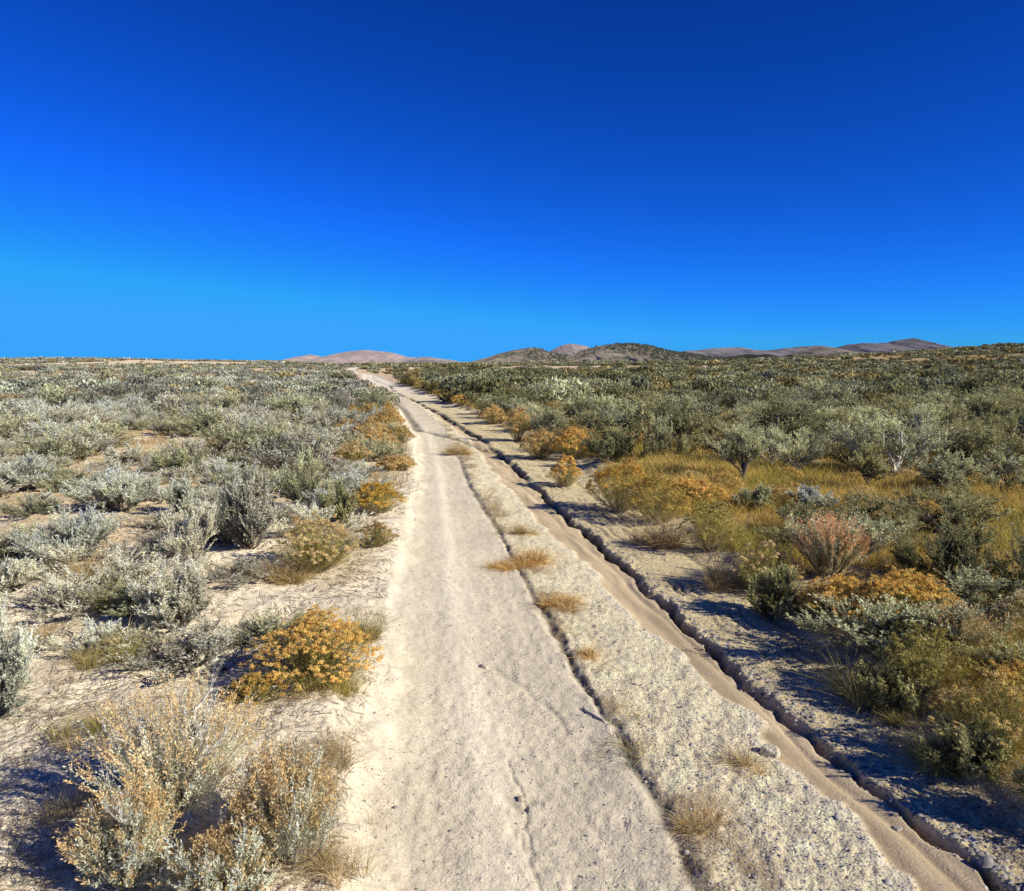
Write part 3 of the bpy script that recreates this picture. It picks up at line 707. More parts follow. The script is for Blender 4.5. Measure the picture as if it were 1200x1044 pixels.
sage((153,264,660,758), 'ash grey dense sagebrush above the green grass tufts', 11, GREY, bare=.15, prim=15, sec=9, tw=13, dens=.9, upright=.9)
sage((-55,50,712,858), 'pale silver sagebrush cut by the left photo edge', 12, SILVER, dens=1.2)
sage((-30,48,655,712), 'low dead grey sagebrush at the left edge below the silver green one', 13, GREY, bare=.8)
sage((60,140,470,505), 'pale rounded sagebrush in the left middle distance', 14, SILVER)
sage((95,128,490,520), 'small pale blue green sagebrush in the left field', 15, SILVER)
sage((255,300,480,520), 'grey sagebrush with a bare white forked branch', 16, GREY, bare=.5)
sage((414,458,457,490), 'grey round sagebrush on the left road bank among rust brown brush', 17, MIDSAGE)
sage((20,75,575,606), 'low brownish sagebrush in front of the left edge silvery one', 18, GREY, bare=.6)
sage((120,175,520,552), 'brown twiggy sagebrush beyond the wide pale one', 19, GREY, bare=.6)
flowering((85,325,785,1030), 'big foreground sagebrush with orange seed stalks and a white forked trunk', 20, SILVER, TIPS, n=280, hk=.92, rk=1.05, dens=.60, prim=10, sec=8, tw=6, trunk=.2, upright=1.0, bark=WHITEBARK, thick=2.3, leaf=.011, lw=.3)
flowering((262,408,858,1065), 'upright foreground sagebrush with rusty tips at the bottom, right of the forked one', 21, SILVER, TIPS, n=300, hk=.92, rk=1.0, dens=.55, tw=6, sec=8, upright=1.2, leaf=.011, lw=.3)
flowering((75,215,905,1090), 'low silver foreground sagebrush at the bottom left below the forked one', 22, SILVER, TIPS, n=110, hk=.9, rk=1.1, dens=.8, tw=12, sec=8, upright=.7, leaf=.011, lw=.3)
flowering((200,330,950,1110), 'leafy silver sagebrush at the bottom edge between the two tall foreground ones', 24, SILVER, TIPS, n=90, hk=.8, dens=.8, tw=12, sec=8, upright=.8, leaf=.011, lw=.3)
rabbit((306,432,728,826), 'large orange rabbitbrush dome beside the left wheel track', 30, ((.74,.44,.10),(.95,.66,.22)), k=1.4)
rabbit((262,328,790,852), 'small yellow rabbitbrush behind the big forked sagebrush', 31, ((.62,.36,.06),(.80,.55,.16)))
rabbit((414,469,567,612), 'bright yellow rabbitbrush at the left road edge', 32, ((.62,.38,.05),(.80,.55,.12)))
rabbit((330,412,610,684), 'straw coloured rabbitbrush with open stems right of the large grey sagebrush', 33, STRAW, cover=.4, k=1.3)
rabbit((417,462,612,652), 'small faded brown rabbitbrush leaning onto the left road edge', 34, ((.50,.33,.12),(.66,.48,.22)), cover=.4)
rabbit((445,484,534,558), 'low orange rabbitbrush reaching into the road at left', 35, RUST)
rabbit((418,462,508,534), 'rust orange rabbitbrush second along the left road edge', 36, RUST)
rabbit((432,468,484,512), 'brown orange rabbitbrush below the grey round sagebrush on the left bank', 37, RUST)
rabbit((395,432,520,552), 'straw rabbitbrush behind the low orange ones on the left bank', 38, STRAW, cover=.5)
# --- right of the road
rabbit((563,592,478,498), 'small dull gold rabbitbrush where the right bank brush begins', 39, RUST, cover=.6)
sage((562,602,461,492), 'dark olive sagebrush standing alone at the right road bend', 40, OLIVE)
rabbit((592,622,482,518), 'tall gold brown rabbitbrush on the right bank', 41, RUST, cover=.6)
sage((618,668,478,520), 'grey olive sagebrush behind the tall gold brown rabbitbrush', 42, MIDSAGE)
rabbit((613,655,508,538), 'low golden rabbitbrush at the right road edge, left of the ragged one', 43, RUST, cover=.7)
rabbit((650,692,505,540), 'ragged golden rabbitbrush beneath the dark sagebrush', 44, GOLD, cover=.7)
rabbit((645,680,538,570), 'golden rabbitbrush overhanging the right wheel track', 45, GOLD)
sage((688,758,505,552), 'dark green wide sagebrush beside the golden bank brush', 46, OLIVE, dens=1.3)
sage((748,800,490,545), 'rounded olive sagebrush right of the dark wide one', 47, MIDSAGE, dens=1.2)
rabbit((694,760,545,602), 'broad yellow gold rabbitbrush at the right road edge', 48, ((.55,.34,.06),(.74,.50,.14)))
rabbit((738,802,560,616), 'golden green rabbitbrush adjoining the broad yellow gold one', 49, ((.50,.36,.08),(.72,.52,.16)), cover=.6)
rabbit((786,846,563,600), 'orange gold rabbitbrush in front of the small forked tree shaped sagebrush', 50, GOLD)
sage((838,906,500,572), 'small tree shaped sagebrush with one dark trunk and pale forked limbs', 51, MIDSAGE, trunk=.75, prim=8, bark=((.10,.08,.06),(.30,.27,.24)), thick=1.5)
sage((905,962,503,560), 'grey green sagebrush with white twisted limbs right of the single trunk one', 52, MIDSAGE, trunk=.5, bark=WHITEBARK, thick=1.2)
sage((990,1046,520,582), 'olive fan shaped sagebrush at the edge of the golden grass', 53, OLIVE, trunk=.5)
sage((1078,1146,528,590), 'pale leaved sagebrush right of the fan shaped one at the grass edge', 54, MIDSAGE, trunk=.35)
sage((1144,1215,533,590), 'sage green bush by the right photo edge behind the golden grass', 55, MIDSAGE, trunk=.3)
sage((924,980,570,614), 'small grey sagebrush with a leaning dark stem in the golden grass', 56, SILVER, trunk=.45)
sage((860,910,568,610), 'dull green sagebrush in the golden grass left of the small grey one', 57, MIDSAGE)
rabbit((802,866,592,650), 'low yellow green rabbitbrush nearest the bare soil of the right bank', 58, OLGRASS, cover=.5)
flowering((922,1028,600,702), 'upright pinkish gold flowering sagebrush on the right bank', 59, MIDSAGE, PINK, n=300, upright=1.3, dens=.5, tw=8)
rabbit((948,1040,680,748), 'rust orange rabbitbrush below the pinkish flowering sagebrush', 60, ((.80,.46,.09),(.98,.68,.20)), k=1.3)
rabbit((1010,1112,676,760), 'largest orange rabbitbrush mound on the right bank', 61, ((.80,.46,.09),(.98,.68,.20)), k=1.3)
sage((1060,1180,608,706), 'large dark green sagebrush behind the orange mound', 62, OLIVE, dens=1.2, sec=8, tw=12)
sage((1140,1260,620,735), 'dark grey green sagebrush at the right edge, its twigs spilling low', 63, OLIVE, dens=1.1)
flowering((1072,1172,706,800), 'feathery straw tipped sagebrush right of the orange mound', 64, MIDSAGE, STRAW, n=240, upright=1.1, dens=.7)
rabbit((1148,1240,780,872), 'orange brown rabbitbrush cut by the right photo edge', 65, ((.80,.46,.09),(.98,.68,.20)))
rabbit((1040,1130,740,830), 'shaded dull rabbitbrush on the bank below the orange mound', 66, OLGRASS, cover=.5)
rabbit((1110,1225,800,915), 'straw and olive rabbitbrush at the lower right bank', 67, ((.50,.38,.12),(.85,.62,.24)), cover=.5)
rabbit((865,935,636,700), 'straw brown rabbitbrush left of the pinkish flowering sagebrush', 68, STRAW, cover=.4)
rabbit((1175,1290,700,790), 'dull gold rabbitbrush at the right edge above the orange brown one', 69, STRAW, cover=.5)
sage((1215,1330,880,1000), 'sagebrush just past the lower right corner', 70, OLIVE, bare=.4)
STRIP = ((.80,.44,.12), (.98,.66,.24))
sage((876,944,664,728), 'shaded olive sagebrush between the straw brown rabbitbrush and the rust orange one', 71, OLIVE, dens=1.2)
sage((1000,1088,765,838), 'dark olive sagebrush low on the shaded bank below the orange mound', 72, OLIVE, dens=1.2, hk=.72)
sage((1088,1180,846,925), 'dark olive sagebrush at the lower end of the shaded right bank', 73, OLIVE, dens=1.2)
for box, lab, sd, pal in [
    ((48,142,822,905), 'shaggy olive gold grass clump left of the forked sagebrush', 1, OLGRASS),
    ((84,168,728,790), 'green yellow grass tuft below the ash grey sagebrush', 2, OLGRASS),
    ((820,880,640,690), 'straw grass patch on the right bank below the low yellow green rabbitbrush', 27, STRAW),
    ((980,1050,760,830), 'olive gold grass patch under the rust orange rabbitbrush', 29, OLGRASS),
    ((1060,1130,840,905), 'long gold grass patch on the lower right bank', 30, OLGRASS),
    ((740,800,600,640), 'straw grass patch below the golden green rabbitbrush', 31, STRAW),
    ((330,425,850,940), 'thin straw grass between the rusty tipped sagebrush and the wheel track', 21, STRAW),
    ((52,120,900,985), 'pale wispy grass at the left of the low foreground sagebrush', 22, STRAW),
    ((150,250,985,1075), 'olive grass at the bottom edge under the low foreground sagebrush', 23, OLGRASS),
    ((345,430,960,1060), 'yellow straw grass at the bottom, beside the wheel track', 24, STRAW),
    ((60,140,648,700), 'golden grass in front of the silver green rounded sagebrush', 25, STRAW),
    ((300,370,640,690), 'golden grass under the open stemmed straw coloured rabbitbrush', 26, STRAW),
    ((34,82,724,756), 'small brown grass tuft near the left edge silver sagebrush', 3, STRAW),
    ((112,180,665,736), 'olive brown grass clump left of the ash grey sagebrush', 4, OLGRASS),
    ((398,446,698,765), 'straw and green grass tuft behind the orange rabbitbrush dome', 5, OLGRASS),
    ((340,436,765,832), 'drooping yellow grass under the orange rabbitbrush dome', 6, OLGRASS),
    ((240,330,960,1050), 'green yellow grass at the foot of the forked sagebrush', 7, OLGRASS),
    ((574,614,640,664), 'flat brown grass tuft, left half of the pair on the centre strip', 8, STRIP),
    ((596,652,630,662), 'golden brown grass tuft, right half of the pair on the centre strip', 9, STRIP),
    ((620,682,678,714), 'rounded straw tuft with long shadow on the centre strip', 10, STRIP),
    ((524,553,514,532), 'small faded tuft where the crack crosses the road', 11, STRAW),
    ((604,628,606,627), 'tiny gold tuft between the pair and the far centre strip', 12, STRAW),
    ((676,706,738,770), 'thin reddish tuft below the rounded straw tuft', 13, STRIP),
    ((690,778,855,890), 'grey green spiky weed sprawling over the centre strip', 15, ((.25,.25,.17),(.48,.46,.34))),
    ((782,868,932,990), 'orange brown grass tuft at the lower centre strip', 16, STRIP),
    ((850,905,866,905), 'short dry tuft on the pale gravel shoulder', 18, STRAW),
    ((1030,1075,815,850), 'single dry yellow tuft at the right wheel track edge', 20, OLGRASS)]:
    grass(box, lab, 400+sd, pal, lean=.85 if sd < 8 or sd > 18 else 1.15)

# fallen dead wood on the left
def dead_wood(pts, label, seed, rad=.02):
    R = np.random.RandomState(seed)
    W = [hit(a, b)[0] for a, b in pts]; c = np.mean(W, 0); P = []
    for w in W: P.append([w[0]-c[0], w[1]-c[1], hgt(w[0], w[1]) + rad*.7])
    P = np.array(P); z0 = P[:, 2].min(); P[:, 2] -= z0
    n = 9; t = np.linspace(0, 1, n); Pt = np.stack([np.interp(t, np.linspace(0, 1, len(P)), P[:, k]) for k in range(3)], -1)
    Pt += R.normal(size=Pt.shape)*rad*.35
    B = Buf(); B.add(*tubes(Pt[None], (rad*(1-.6*t)*(.85+.3*R.rand(n)))[None], np.array([[.50,.46,.40]]), 7))
    for k in range(4):
        i = R.randint(2, n-1); d = norm(R.normal(size=3)*np.array([1, 1, .35])+np.array([0, 0, .3])); L = rad*(5+7*R.rand())
        q = Pt[i][None, :] + d[None, :]*(L*np.linspace(0, 1, 5))[:, None] + R.normal(size=(5, 3))*rad*.25
        B.add(*tubes(q[None], (rad*.4*(1-.7*np.linspace(0, 1, 5)))[None], np.array([[.44,.40,.34]]), 5))
    o = mob('dead_branch', B.mesh('dead_branch', M_BARK, True)); o.location = (c[0], c[1], z0); tag(o, label, 'dead branch'); return o
dead_wood([(262,790),(275,775),(292,760)], 'bleached broken branch left of the orange rabbitbrush dome', 1, .018)
dead_wood([(170,735),(185,752),(200,758)], 'short grey root under the ash grey sagebrush', 2, .016)
dead_wood([(683,827),(705,842),(727,860)], 'thin dark twig lying beside the centre crack', 3, .007)
dead_wood([(300,1010),(345,1000),(400,985)], 'long pale dead stick at the bottom, right of the forked sagebrush', 4, .008)
dead_wood([(185,655),(205,672),(232,690)], 'dead grey stick before the fanned dead sagebrush', 5, .010)

def rock(px, py, wpx, label, seed, col=(.80,.70,.48)):
    R = np.random.RandomState(seed); P, d = hit(px, py); r = wpx/2*d/F
    import bmesh
    bm = bmesh.new(); bmesh.ops.create_icosphere(bm, subdivisions=4, radius=1)
    V = np.array([v.co[:] for v in bm.verts]); Fc = np.array([[v.index for v in f.verts] for f in bm.faces]); bm.free()
    n_ = fbm(V[:, 0]*1.6+seed, V[:, 1]*1.6+V[:, 2]*1.3, 4, seed); V = V*(.62+.75*n_)[:, None]
    V = np.where(np.abs(V) > .62, np.sign(V)*(.62+(np.abs(V)-.62)*.25), V)*np.array([1.25, 1.0, .72])*r
    me = make_mesh('stone', V, Fc, np.tile(np.array([*col, 1.]), (len(V), 1)), M_SOIL, True, 3)
    o = mob('stone', me); o.location = (P[0], P[1], hgt(P[0], P[1])+r*.12); o.rotation_euler = (0, 0, R.rand()*6); tag(o, label, 'stone')
rock(903, 884, 24, 'pale blocky lump of dirt where the gravel shoulder breaks into the sandy gully', 1)
rock(568, 776, 10, 'small pale clod in the middle of the left wheel track', 2)
rock(612, 928, 12, 'flat broken clod in the wheel track at the bottom of the photo', 3, (.74,.62,.42))
rock(932, 838, 8, 'small stone at the edge of the sandy gully', 6, (.60,.50,.36))
rock(1052, 962, 10, 'grey stone on the lip of the dark erosion crack', 7, (.62,.54,.40))

# ------------------------------------------------------------------ scattered brush
def gen_positions():
    R = np.random.RandomState(99); out = []
    # jittered grid
    def grid(y0, y1, cell, keep):
        ys = np.arange(y0, y1, cell); res = []
        for yy in ys:
            w = yy*.86 + 4
            xs = np.arange(-w, w, cell)
            x = xs + (R.rand(len(xs))-.5)*cell*.95; y = yy + (R.rand(len(xs))-.5)*cell*.95
            res.append(np.stack([x, y], -1))
        P = np.concatenate(res); return P[R.rand(len(P)) < keep]
    A = grid(4, 60, 1.12, .95); B = grid(60, 170, 1.8, .95); C = grid(170, 560, 3.0, .93)
    P = np.concatenate([A, B, C]); x, y = P[:, 0], P[:, 1]
    uL = lineL(y) - x; uR = x - lineR(y)
    m = (uL > .55+.5*ss(40, 90, y)) | (uR > .40+.5*ss(40, 90, y))
    px = CX + F*x/y*math.cos(PITCH)
    d = np.hypot(x, y)
    g = fbm(x/3.2, y/3.2, 3, 81); g2 = fbm(x/24, y/48, 3, 71)
    left = uL > 0
    m &= ~(left & (y < 12.6)); m &= ~(left & (y < 19) & (g > .62)); m &= ~(left & (g > .68) & (y < 60))
    m &= ~(~left & (y < 12.2)); m &= ~(~left & (px < 830) & (y < 14.5) & (uR > -9) & (y < 13.5))
    m &= ~(~left & (g > .68) & (y < 60))
    # far gold clearings: thin the brush
    m &= ~((y > 60) & (R.rand(len(x)) < .90*ss(.46, .57, g2)*ss(60, 110, y)))
    m &= R.rand(len(x)) > .93*meadow(x, y)
    P = P[m]
    if TAKEN:
        T = np.array(TAKEN)
        for tx, ty, tr in T:
            if ty < 3: continue
            P = P[np.hypot(P[:, 0]-tx, P[:, 1]-ty) > tr + .35]
    return P
PTS = gen_positions()
R0 = np.random.RandomState(1234)
NS = sum(1 for o in bpy.data.objects if o.name.split('.')[0] == 'sagebrush' and o.type == 'EMPTY')
order = np.argsort(PTS[:, 1] + 0*PTS[:, 0])
inview = np.abs(PTS[:, 0]/PTS[:, 1]) < .70
cand = [i for i in order if inview[i]]
NIND = 300 - NS - 2
ind = cand[:NIND]; indset = set(ind)
rest = np.array([i for i in range(len(PTS)) if i not in indset])
print('individual', len(ind), 'farthest', PTS[ind[-1]][1], 'rest', len(rest), 'hero', NS)

FILL = []
def fill_near():
    R = np.random.RandomState(321)
    for side, n, ya, yb in ((0, 58, 4.6, 13.4), (1, 8, 3.2, 5.4), (1, 9, 6.6, 10.2)):
        c = 0; tries = 0
        while c < n and tries < 6000:
            tries += 1
            y = ya + (yb-ya)*R.rand(); e = float((lineL if side == 0 else lineR)(np.array([y]))[0])
            x = e - .35 - 7*R.rand() if side == 0 else e + .15 + (5*R.rand()**2 if yb < 6 else 7*R.rand())
            if abs(x)/y > .70: continue
            if side == 0 and y < 6.5 and x > -2.2 and R.rand() < .7: continue
            if any(math.hypot(x-a, y-b) < r_ + .20 for a, b, r_ in TAKEN): continue
            FILL.append((x, y, side)); TAKEN.append((x, y, .28)); c += 1
fill_near()
NIND -= len(FILL); ind = cand[:NIND]; indset = set(ind); rest = np.array([i for i in range(len(PTS)) if i not in indset])
protosL = [fit(*gen_sage(500+i, .5, .60, prim=11, sec=7, tw=9, lf=12, leaf=.028, pal=p, bare=b, upright=u), .66, .60) for i, (p, b, u) in enumerate([(SILVER, 0, .5), (MIDSAGE, 0, .6), (GREY, .3, .8), (SILVER, .1, .8), (GREY, .55, .7), (MIDSAGE, .1, .5)])]
protosR = [fit(*gen_sage(520+i, .55, .78, prim=10, sec=7, tw=10, lf=13, leaf=.030, pal=p, bare=b, upright=u, trunk=t, thick=1.2, bark=k), .62, .74) for i, (p, b, u, t, k) in enumerate([(OLIVE, 0, .5, .2, BARKC), (MIDSAGE, 0, .6, .35, BARKC), (OLIVE, .15, .7, .4, BARKC), (MIDSAGE, .1, .5, .3, WHITEBARK), (OLIVE, .1, .6, .2, BARKC), (((.27,.27,.12),(.52,.50,.29)), 0, .6, .3, BARKC)])]
PM = [[(b.mesh('branches', M_BARK), f.mesh('foliage', M_LEAF)) for b, f in pr] for pr in (protosL, protosR)]
def side_of(x, y): return 0 if x < lineL(np.array([y]))[0] else 1
look = [['silver', 'grey green', 'ash grey twiggy', 'pale silver', 'dead looking grey', 'green grey'], ['dark olive', 'grey green', 'olive', 'pale limbed grey green', 'dense olive', 'soft green']]
for n_, i in enumerate(ind):
    x, y = PTS[i]; s = side_of(x, y); k = R0.randint(6)
    px = CX + F*x/y
    if s == 0:
        third = 'near the left photo edge' if px < 150 else 'midway between photo edge and road' if px < 320 else 'close to the left road bank'
        lab = '%s sagebrush of the left field, %s' % (look[0][k], third)
        sc = float(np.clip(math.exp(-.15+.25*R0.randn()), .5, 1.35))
    else:
        third = 'close to the right road bank' if px < 800 else 'behind the tree shaped sagebrush' if px < 1000 else 'near the right photo edge'
        lab = '%s sagebrush of the right stand, %s' % (look[1][k], third)
        sc = float(np.clip(math.exp(-.06+.25*R0.randn()), .55, 1.5))
    t = thing('sagebrush', lab, 'sagebrush', (x, y, hgt(x, y)-.02), R0.rand()*2*PI, 'sagebrush of the field left of the road' if s == 0 else 'sagebrush of the stand right of the road', (sc*(.95+.25*R0.rand()), sc*(.95+.25*R0.rand()), sc*(.85+.3*R0.rand())))
    mob('branches', PM[s][k][0], t); mob('foliage', PM[s][k][1], t)

for n_, (x, y, s) in enumerate(FILL):
    k = R0.choice([2, 4, 1, 3]) if s == 0 else R0.choice([0, 1, 2, 4]); px = CX + F*x/y
    word = look[s][k]
    lab = ('%s low sagebrush left of the road, %s' % (word, 'toward the photo edge' if px < 200 else 'toward the road')) if s == 0 else ('%s low sagebrush in the golden grass, %s' % (word, 'by the road bank' if px < 900 else 'toward the right photo edge'))
    sc = .42+.34*R0.rand()
    t = thing('sagebrush', lab, 'sagebrush', (x, y, hgt(x, y)-.02), R0.rand()*2*PI, 'low sagebrush between the larger bushes on the ' + ('left' if s == 0 else 'right'), (sc*1.15, sc*1.15, sc*.8))
    mob('branches', PM[s][k][0], t); mob('foliage', PM[s][k][1], t)

def merge_far():
    R = np.random.RandomState(77)
    def tmpl(cnt, wide=1., **kw):
        out = []
        for i in range(cnt):
            for s in (0, 1):
                pals = [(((.50,.51,.32),(.80,.79,.55)), .1), (MIDSAGE, 0), (GREY, .35), (((.44,.41,.28),(.74,.69,.49)), .1)] if s == 0 else [(OLIVE, 0), (MIDSAGE, 0), (OLIVE, .1), (((.28,.28,.13),(.54,.52,.30)), 0)]
                p, b = pals[i % 4]
                Ff = dome_brush(900+i*2+s, (.74 if s == 0 else .70)*wide, (.58 if s == 0 else .68)/wide**.5, pal=p, **kw)
                out.append((s, Ff.arrays()))
        return out
    lods = [(0, 34, tmpl(8, n=1300, size=.075)), (34, 62, tmpl(8, n=620, size=.10, aspect=.6, spiky=.15)), (62, 120, tmpl(8, wide=1.12, n=300, size=.14, aspect=.7, spiky=.12)),
            (120, 220, tmpl(6, wide=1.2, n=110, size=.22, aspect=.7, spiky=.1)), (220, 700, tmpl(6, wide=1.35, n=64, size=.25, aspect=.9, spiky=.05))]
    VV, QQ, CC, n0 = [], [], [], 0
    P = PTS[rest]; side = (P[:, 0] > lineL(P[:, 1])).astype(int); Z = height(P[:, 0], P[:, 1])
    size = np.where(side == 0, 1., 1.12)*np.clip(np.exp(-.18+.33*R.normal(size=len(P))), .38, 1.5)
    for a, b, T in lods:
        for s in (0, 1):
            TT = [t for ss_, t in T if ss_ == s]; which = R.randint(len(TT), size=len(P))
            for k, (v, q, c) in enumerate(TT):
                m = np.where((P[:, 1] >= a) & (P[:, 1] < b) & (side == s) & (which == k))[0]
                if not len(m): continue
                an = R.rand(len(m))*2*PI; ca, sa = np.cos(an), np.sin(an); sc = size[m]*(1.25 if a >= 220 else 1.)
                if b > 300: sc = sc*1.25
                V = np.empty((len(m), len(v), 3), np.float32)
                V[:, :, 0] = (v[None, :, 0]*ca[:, None] - v[None, :, 1]*sa[:, None])*sc[:, None]*1.1 + P[m, 0:1]
                V[:, :, 1] = (v[None, :, 0]*sa[:, None] + v[None, :, 1]*ca[:, None])*sc[:, None]*1.1 + P[m, 1:2]
                V[:, :, 2] = v[None, :, 2]*(sc*(.85+.3*R.rand(len(m))))[:, None] + Z[m][:, None] - .02
                tint = np.clip(.86+.20*R.normal(size=len(m)), .45, 1.3)*np.where(s == 0, .92, 1 - .10*ss(25, 60, P[m, 1])); tc = np.clip(tint, 0, 2)[:, None, None]*np.array([1, 1, 1])
                warm = (R.rand(len(m)) < .12)[:, None, None]*np.array([.25, .02, -.25])[None, None, :]
                C = np.clip(c[None]*tc*(1+warm), .01, .9).astype(np.float32)
                Qm = q[None] + (np.arange(len(m))*len(v))[:, None, None] + n0
                VV.append(V.reshape(-1, 3)); CC.append(C.reshape(-1, 3)); QQ.append(Qm.reshape(-1, 4).astype(np.int32)); n0 += len(m)*len(v)
    V, Q, C = np.concatenate(VV), np.concatenate(QQ), np.concatenate(CC)
    print('far quads', len(Q))
    o = mob('distant_sagebrush', make_mesh('distant_sagebrush', V, Q, C, M_FARVEG)); tag(o, 'distant sagebrush covering the plain up to the skyline', 'sagebrush', None, 'stuff')
merge_far()

# random rabbitbrush along the banks
def random_rabbit():
    R = np.random.RandomState(55)
    pr = [gen_rabbit(700+i, .36, .42, n=190, pet=24, petsize=.018, pal=[GOLD, RUST, STRAW, ((.55,.38,.10),(.72,.52,.2))][i], cover=[.8, .6, .5, .6][i]) for i in range(4)]
    ms = [(a.mesh('stems', M_GRASS), b.mesh('flowers', M_FLOWER)) for a, b in pr]; words = ['golden', 'rust brown', 'straw coloured', 'yellowish']
    for s, n in ((0, 26), (1, 30)):
        for q in range(n):
            y = 15.5 + 42*(q/n)**1.5 + R.rand(); x = float(lineL(np.array([y]))[0]) - .25 - R.rand()**1.5*1.8 if s == 0 else float(lineR(np.array([y]))[0]) + .15 + R.rand()**1.5*2.2
            k = R.randint(4); sc = .7+.6*R.rand()
            t = thing('rabbitbrush', '%s rabbitbrush in the row along the far %s road bank' % (words[k], 'left' if s == 0 else 'right'), 'rabbitbrush', (x, y, hgt(x, y)-.01), R.rand()*6, 'rabbitbrush along the far %s road bank' % ('left' if s == 0 else 'right'), (sc, sc, sc))
            mob('stems', ms[k][0], t); mob('flowers', ms[k][1], t)
    # in the clearing on the right
    i = 0
    while i < 22:
        y = 7.0+5*R.rand(); x = float(lineR(np.array([y]))[0]) + .7 + 5*R.rand()
        if x/y > .72: continue
        k = R.randint(2, 4); sc = .45+.35*R.rand(); i += 1
        t = thing('rabbitbrush', '%s low rabbitbrush growing in the golden grass right of the road' % words[k], 'rabbitbrush', (x, y, hgt(x, y)-.01), R.rand()*6, 'low rabbitbrush in the golden grass', (sc, sc, sc*.9))
        mob('stems', ms[k][0], t); mob('flowers', ms[k][1], t)
random_rabbit()

# ------------------------------------------------------------------ uncountable cover: grass, litter, gravel
def dry_grass():
    R = np.random.RandomState(31); B = Buf()
    def area(n, y0, y1, fn, h, w, pal, K=3, clump=5, spread=.05):
        y = y0*(y1/y0)**(R.rand(n)); x = (R.rand(n)*2-1)*(y*.78+1.2)
        k = fn(x, y) > R.rand(n); x, y = x[k], y[k]
        x = np.repeat(x, clump) ; y = np.repeat(y, clump); m = len(x)
        x = x + R.normal(size=m)*spread; y = y + R.normal(size=m)*spread
        z = height(x, y); t = np.linspace(0, 1, K)
        L = h*(.4+.8*R.rand(m))*(.6+.8*fbm(x*.9, y*.9, 2, 91)); a = R.rand(m)*2*PI; ln = .2+.6*R.rand(m)
        P = np.zeros((m, K, 3)); P[:, :, 0] = x[:, None]+(np.cos(a)*L*ln)[:, None]*t**1.6; P[:, :, 1] = y[:, None]+(np.sin(a)*L*ln)[:, None]*t**1.6
        P[:, :, 2] = z[:, None]-.005+(L*(1-.3*ln))[:, None]*t
        c = colmix(R, m, *pal, .14); hue = fbm(x*.8, y*.8, 2, 93)[:, None]
        c = lerp(c, c*np.array([.72, .82, .7]), ss(.55, .72, hue)*(x > 0)[:, None])
        B.add(*ribbons(R, P, (w*np.clip(y/6, .7, 6))*(.6+.8*R.rand(m)), c*.62, c))
    def fr(x, y):   # right of the road
        u = x - lineR(y); n = fbm(x*1.3, y*1.3, 3, 92)
        return (u > .0)*ss(-.1, .35, u)*ss(.25, .48, n)
    def fl(x, y):
        u = lineL(y) - x; n = fbm(x*1.1, y*1.1, 3, 94)
        return (u > .1)*ss(.50, .62, n)*(.10 + .9*ss(6.5, 14, y))
    GR = ((.66,.45,.09), (.98,.72,.22))
    area(75000, 2.6, 13, fr, .17, .0034, GR); area(40000, 9, 45, fr, .26, .0036, GR, spread=.10)
    area(9000, 2.2, 13, fl, .12, .003, STRAW, spread=.04); area(22000, 11, 45, fl, .20, .0034, ((.52,.34,.12),(.68,.47,.22)), spread=.1)
    # thin dry stubble on the centre strip and the road edges
    def strip(x, y): return np.exp(-((x - lineM(y) - .09)/.13)**2)*ss(.42, .58, fbm(x*3, y*3, 3, 95))*.9
    def ledge(x, y): return np.exp(-((x - lineL(y) + .18)/.20)**2)*ss(.40, .6, fbm(x*2.5, y*2.5, 3, 96))*.9
    area(150000, 2.0, 24, strip, .05, .0020, ((.60,.40,.15),(.85,.62,.28)), clump=4, spread=.02)
    area(26000, 2.0, 16, ledge, .07, .0026, ((.44,.30,.12),(.62,.46,.24)), clump=4, spread=.03)
    V, Q, C = B.arrays(); print('grass quads', len(Q))
    o = mob('dry_grass', make_mesh('dry_grass', V, Q, C, M_GRASS)); tag(o, 'short golden dry grass growing between the bushes and on the road strip', 'grass', None, 'stuff')
dry_grass()

